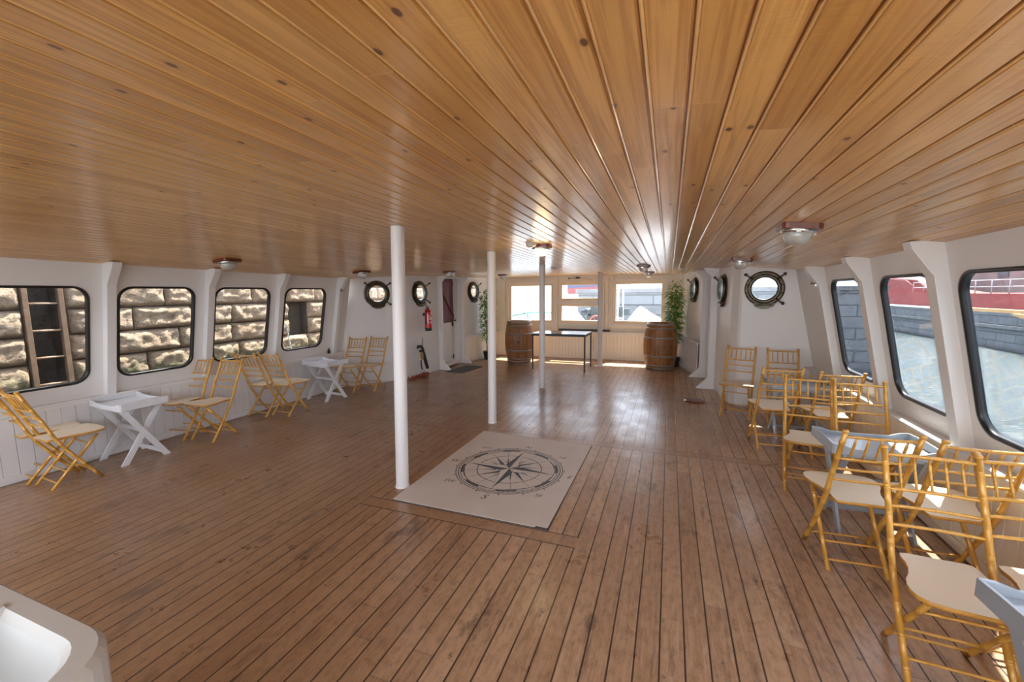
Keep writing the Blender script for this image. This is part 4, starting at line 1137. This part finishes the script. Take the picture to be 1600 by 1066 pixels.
# ------------------------------------------------------------------ outside: left quay of rusticated blocks
def quay_left():
    mb = MB(); rnd = random.Random(11)
    ch = .325; z0 = 1.18
    for ci in range(-7, 8):
        za = z0+ci*ch; zb = za+ch
        off = [0.0, .36, .14, .5][ci % 4]
        y = -3.5-off
        while y < 17:
            L = rnd.uniform(.60, .84); ya, yb = y, y+L; y = yb
            rec = (yb > 2.53 and ya < 2.90) or (z0-.65 < za < z0+.1 and yb > 6.15 and ya < 6.62)
            segs = [(ya, yb)]
            if rec:
                a, b = (2.53, 2.90) if ya < 3.5 else (6.15, 6.62)
                segs = [s for s in ((ya, min(yb, a)), (max(ya, b), yb)) if s[1]-s[0] > .05]
            for (p, q) in segs:
                g = .010; nu = max(4, int((q-p)/.032)); nv = 11; vs = []
                for j in range(nv+1):
                    for i in range(nu+1):
                        u, v = i/nu, j/nv; yy = p+g+(q-p-2*g)*u; zz = za+g+(ch-2*g)*v
                        e = min(u*(q-p), (1-u)*(q-p), v*ch, (1-v)*ch); pil = min(1, e/.06); pil = 1-(1-pil)**2.2
                        nz = noise.fractal(Vector((yy*7.3, zz*9.3, ci*3.1)), .8, 2.0, 5)*.034+noise.noise(Vector((yy*2.1, zz*3, 4)))*.012
                        vs.append((-7.0-.075+pil*(.085+nz), yy, zz))
                mb.add(vs, [(j*(nu+1)+i, j*(nu+1)+i+1, (j+1)*(nu+1)+i+1, (j+1)*(nu+1)+i) for j in range(nv) for i in range(nu)], True)
    q = mb.build('quay_wall', M['quay'], fix=False)
    if q.data.polygons[0].normal.x < 0: q.data.flip_normals()
    tag(q, 'sunlit quay wall of rough rusticated stone blocks outside the left windows', 'wall')
    mb = MB(); mb.box(-7.6, -7.08, -3.6, 2.53, -1.3, 3.75); mb.box(-7.6, -7.42, 2.53, 2.90, -1.3, 3.75); mb.box(-7.6, -7.08, 2.90, 6.15, -1.3, 3.75)
    mb.box(-7.6, -7.28, 6.15, 6.62, -1.3, 3.75); mb.box(-7.6, -7.08, 6.62, 17, -1.3, 3.75)
    mb.build('core_and_joints', M['mortar'], q)
quay_left()
t = thing('quay_ladder', 'old wooden ladder in a dark recess of the quay, seen through the first left window', 'ladder', (-7.02, 2.70, -1.0))
for y in (-.155, .155):
    mb = MB(); mb.box(-.03, .03, y-.025, y+.025, 0, 4.2); mb.build('stile', M['oldwood'], t, bevel=.004)
for k in range(11):
    mb = MB(); mb.tube([(0, -.15, .30+k*.325), (0, .15, .30+k*.325)], .014, 8); mb.build('rung', M['rust'], t)
mb = MB()
for k in range(22):
    z = .15+.045*k; y = 6.06-.25*(k/22)**.7+.0; c = Vector((-6.80+.003*k, y, z-.02)); a = k % 2
    pts = [c+Vector(((.014*math.cos(w) if a else 0), (0 if a else .014*math.cos(w)), .028*math.sin(w))) for w in [2*PI*i/10 for i in range(11)]]
    mb.tube(pts, .006, 5, cap=False)
mb.tube([(-6.8, 6.06, .15), (-6.82, 6.09, -1.0)], .01, 5)
tag(mb.build('mooring_chain', M['galv']), 'pale mooring chain hanging against the quay outside the fourth left window', 'chain')

# water and far side
mb = MB(); mb.add([(-6.86, -30, -1), (60, -30, -1), (60, 70, -1), (-6.86, 70, -1)], [(0, 1, 2, 3)])
wv = mb.build('harbour_water', M['water']); wv['kind'] = 'stuff'; tag(wv, 'rippled green-blue harbour water outside the right windows', 'water')
t = thing('stone_pier', 'grey ashlar pier ahead of the boat, its end seen through the right windows', 'pier', (0, 16, -1))
mb = MB(); mb.box(-3.3, 6.15, 0, 3.2, -.4, 2.62); mb.build('masonry', M['ashlar'], t)
mb = MB(); mb.box(-3.4, 6.22, -.06, 3.3, 2.62, 2.76); mb.build('coping', M['coping'], t)
mb = MB()
for k in range(9): mb.tube([(-2.4+k*1.0, .25, 2.76), (-2.4+k*1.0, .25, 3.35)], .02, 6)
for z in (3.08, 3.35): mb.tube([(-2.4, .25, z), (5.9, .25, z)], .012, 6)
mb.build('railing', M['galv'], t)

t = thing('far_quay', 'dark stone quay across the water, streaked and wet at its foot', 'quay', (13.4, 20, -1))
mb = MB(); mb.box(0, 7.9, -22, 30, -.5, 1.58); mb.build('masonry', M['ashlar'], t)
mb = MB(); mb.box(-.12, .3, -22, 30, .92, 1.06); mb.build('ledge', M['coping'], t)
t = thing('timber_baulk', 'orange timber baulks lying on the far quay, through the nearest right window', 'timber', (13.25, 20.5, .10))
mb = MB(); mb.prism([(0, 0), (2.6, .42), (2.6, .5), (0, .42)], 'x', -.15, .0); mb.build('baulk', M['timber'], t)
mb = MB(); mb.box(.2, .6, 2.0, 7.5, .485, .62); mb.build('long_baulk', M['timber'], t)
t = thing('red_barge', 'long red painted hull moored beyond the far quay', 'barge', (15.0, 20, .5))
mb = MB(); mb.box(0, 3, -20, 22, .085, .88); mb.build('hull', M['redhull'], t)
mb = MB(); mb.prism([(12.8, .88), (22, .88), (22, 2.1), (17, 1.75), (15.4, 1.15)], 'x', .3, 2.5); mb.build('raised_bow', M['redhull'], t)
mb = MB()
for k in range(30): mb.tube([(.05, -19.5+k*1.2, .88), (.05, -19.5+k*1.2, 1.55)], .025, 5)
for z in (1.22, 1.55): mb.tube([(.05, -19.5, z), (.05, 15.3, z)], .02, 5)
mb.build('railing', M['galv'], t)
t = thing('dock_building', 'faded pinkish plaster building behind the red barge', 'building', (19.0, 29, 0))
mb = MB(); mb.box(0, 8, -16, 13, .585, 6.5); mb.build('walls', M['pink'], t)
for k in range(7):
    mb = MB(); mb.box(-.03, .02, -12.6+k*3.55, -11.7+k*3.55, 2.3, 3.5); mb.build('window', M['darkpane'], t)
# dark crane-like beam over the barge
mb = MB(); mb.beam((16.0, 43, 4.1), (15.6, 34, 2.35), .5, .35); tag(mb.build('sloping_gangway', M['galv']), 'sloping grey gangway above the red barge through the middle right window', 'gangway')
t = thing('moored_ship', 'red and navy ship hull seen high through the middle forward window', 'ship', (-5.45, 24, -1))
mb = MB(); mb.prism([(-.1, 2.55), (2.2, 2.63), (2.2, -.1), (-.1, -.1)], 'y', 0, 3); mb.build('lower_hull', M['galv'], t)
mb = MB(); mb.prism([(-.12, 2.55), (2.25, 2.63), (2.25, 2.98), (-.15, 2.88)], 'y', -.02, 3); mb.build('red_band', M['redhull'], t)
mb = MB(); mb.prism([(-.15, 2.88), (2.25, 2.98), (2.2, 3.9), (-.1, 3.9)], 'y', -.01, 3); mb.build('navy_topsides', M['navy'], t)

# bow deck in front of the forward windows
mb = MB(); mb.prism([(-4.6, 10.40), (.45, 10.40), (-.3, 13.6), (-1.9, 15.0), (-3.6, 13.6)], 'z', .40, .52)
tag(mb.build('bow_deck', M['deckgrey']), 'grey bow deck outside the forward windows', 'deck')
def tarp(x, y, w, d, h, pk, label):
    mb = MB(); n = 20; m = 10; vs = []
    for j in range(m+1):
        for i in range(n+1):
            u, v = i/n, j/m; uu = (u-pk)/(1-pk) if u > pk else (pk-u)/pk
            z = h*(1-uu)**.85*(math.sin(PI*v)**.6 if 0 < v < 1 else 0); vs.append((x-w/2+w*u, y-d/2+d*v, .52+max(z, 0)+.02*math.sin(u*23+v*9)*(1 if 0 < v < 1 else 0)*.6+.008))
    mb.add(vs, [(j*(n+1)+i, j*(n+1)+i+1, (j+1)*(n+1)+i+1, (j+1)*(n+1)+i) for j in range(m) for i in range(n)], True)
    tag(mb.build('white_tarpaulin', M['tarp'], fix=False), label, 'tarpaulin', 'white tarpaulins on the bow')
tarp(-.55, 12.6, 1.5, 1.1, .72, .32, 'peaked white tarpaulin seen through the right forward window')
tarp(-3.1, 12.9, 1.5, 1.1, .66, .70, 'white tarpaulin sloping up to the winch, through the middle forward window')
t = thing('anchor_winch', 'dark iron anchor winch with a red handwheel on the bow, through the middle forward window', 'winch', (-2.1, 12.7, .52))
mb = MB(); mb.box(-.22, .22, -.15, .15, 0, .42); mb.tube([(-.42, 0, .52), (.42, 0, .52)], .05, 10); mb.tube([(-.30, 0, .52), (-.12, 0, .52)], .12, 12); mb.tube([(.10, 0, .52), (.28, 0, .52)], .12, 12); mb.box(-.12, .12, -.1, .1, .42, .72); mb.build('windlass', M['winch'], t)
mb = MB(); c = Vector((.08, -.28, .24)); mb.tube([c+Vector((.19*math.cos(a), 0, .19*math.sin(a))) for a in [2*PI*k/24 for k in range(25)]], .018, 8, cap=False)
for k in range(6):
    a = 2*PI*k/6; mb.tube([c, c+Vector((.19*math.cos(a), 0, .19*math.sin(a)))], .010, 6)
mb.tube([c, c+Vector((0, .16, 0))], .02, 8); mb.build('handwheel', M['wheelred'], t)
t = thing('bow_mast', 'pair of slim white masts with dark fittings, through the right forward window', 'mast', (-1.45, 13.35, .521))
mb = MB(); mb.tube([(-.05, 0, 0), (-.05, 0, 1.25)], .03, 10); mb.tube([(.10, 0, 0), (.10, 0, 1.30)], .02, 10); mb.box(-.28, .12, -.05, .05, .28, .31); mb.build('mast_tubes', M['pole'], t)
mb = MB(); mb.box(-.02, .10, -.08, .06, .36, .66); mb.box(.14, .30, -.08, .06, .40, .60); mb.box(-.32, -.10, -.05, .1, .50, .58); mb.box(-.30, -.08, -.05, .1, .02, .25); mb.build('fittings', M['winch'], t)
t = thing('bow_rail', 'teal rail crossed by a dark boathook on the port bow, through the left forward window', 'rail', (-4.2, 12.4, .52))
mb = MB(); mb.tube([(-.62, .3, .38), (.2, 0, .52), (1.0, -.1, .52)], .022, 8); mb.tube([(.05, 0, 0), (.05, 0, .58)], .02, 8); mb.tube([(.9, -.1, 0), (.9, -.1, .52)], .02, 8); mb.build('teal_bar', M['teal'], t)
mb = MB(); mb.tube([(-.60, 0, .95), (.5, -.1, .05)], .014, 8); mb.build('boathook', M['winch'], t)
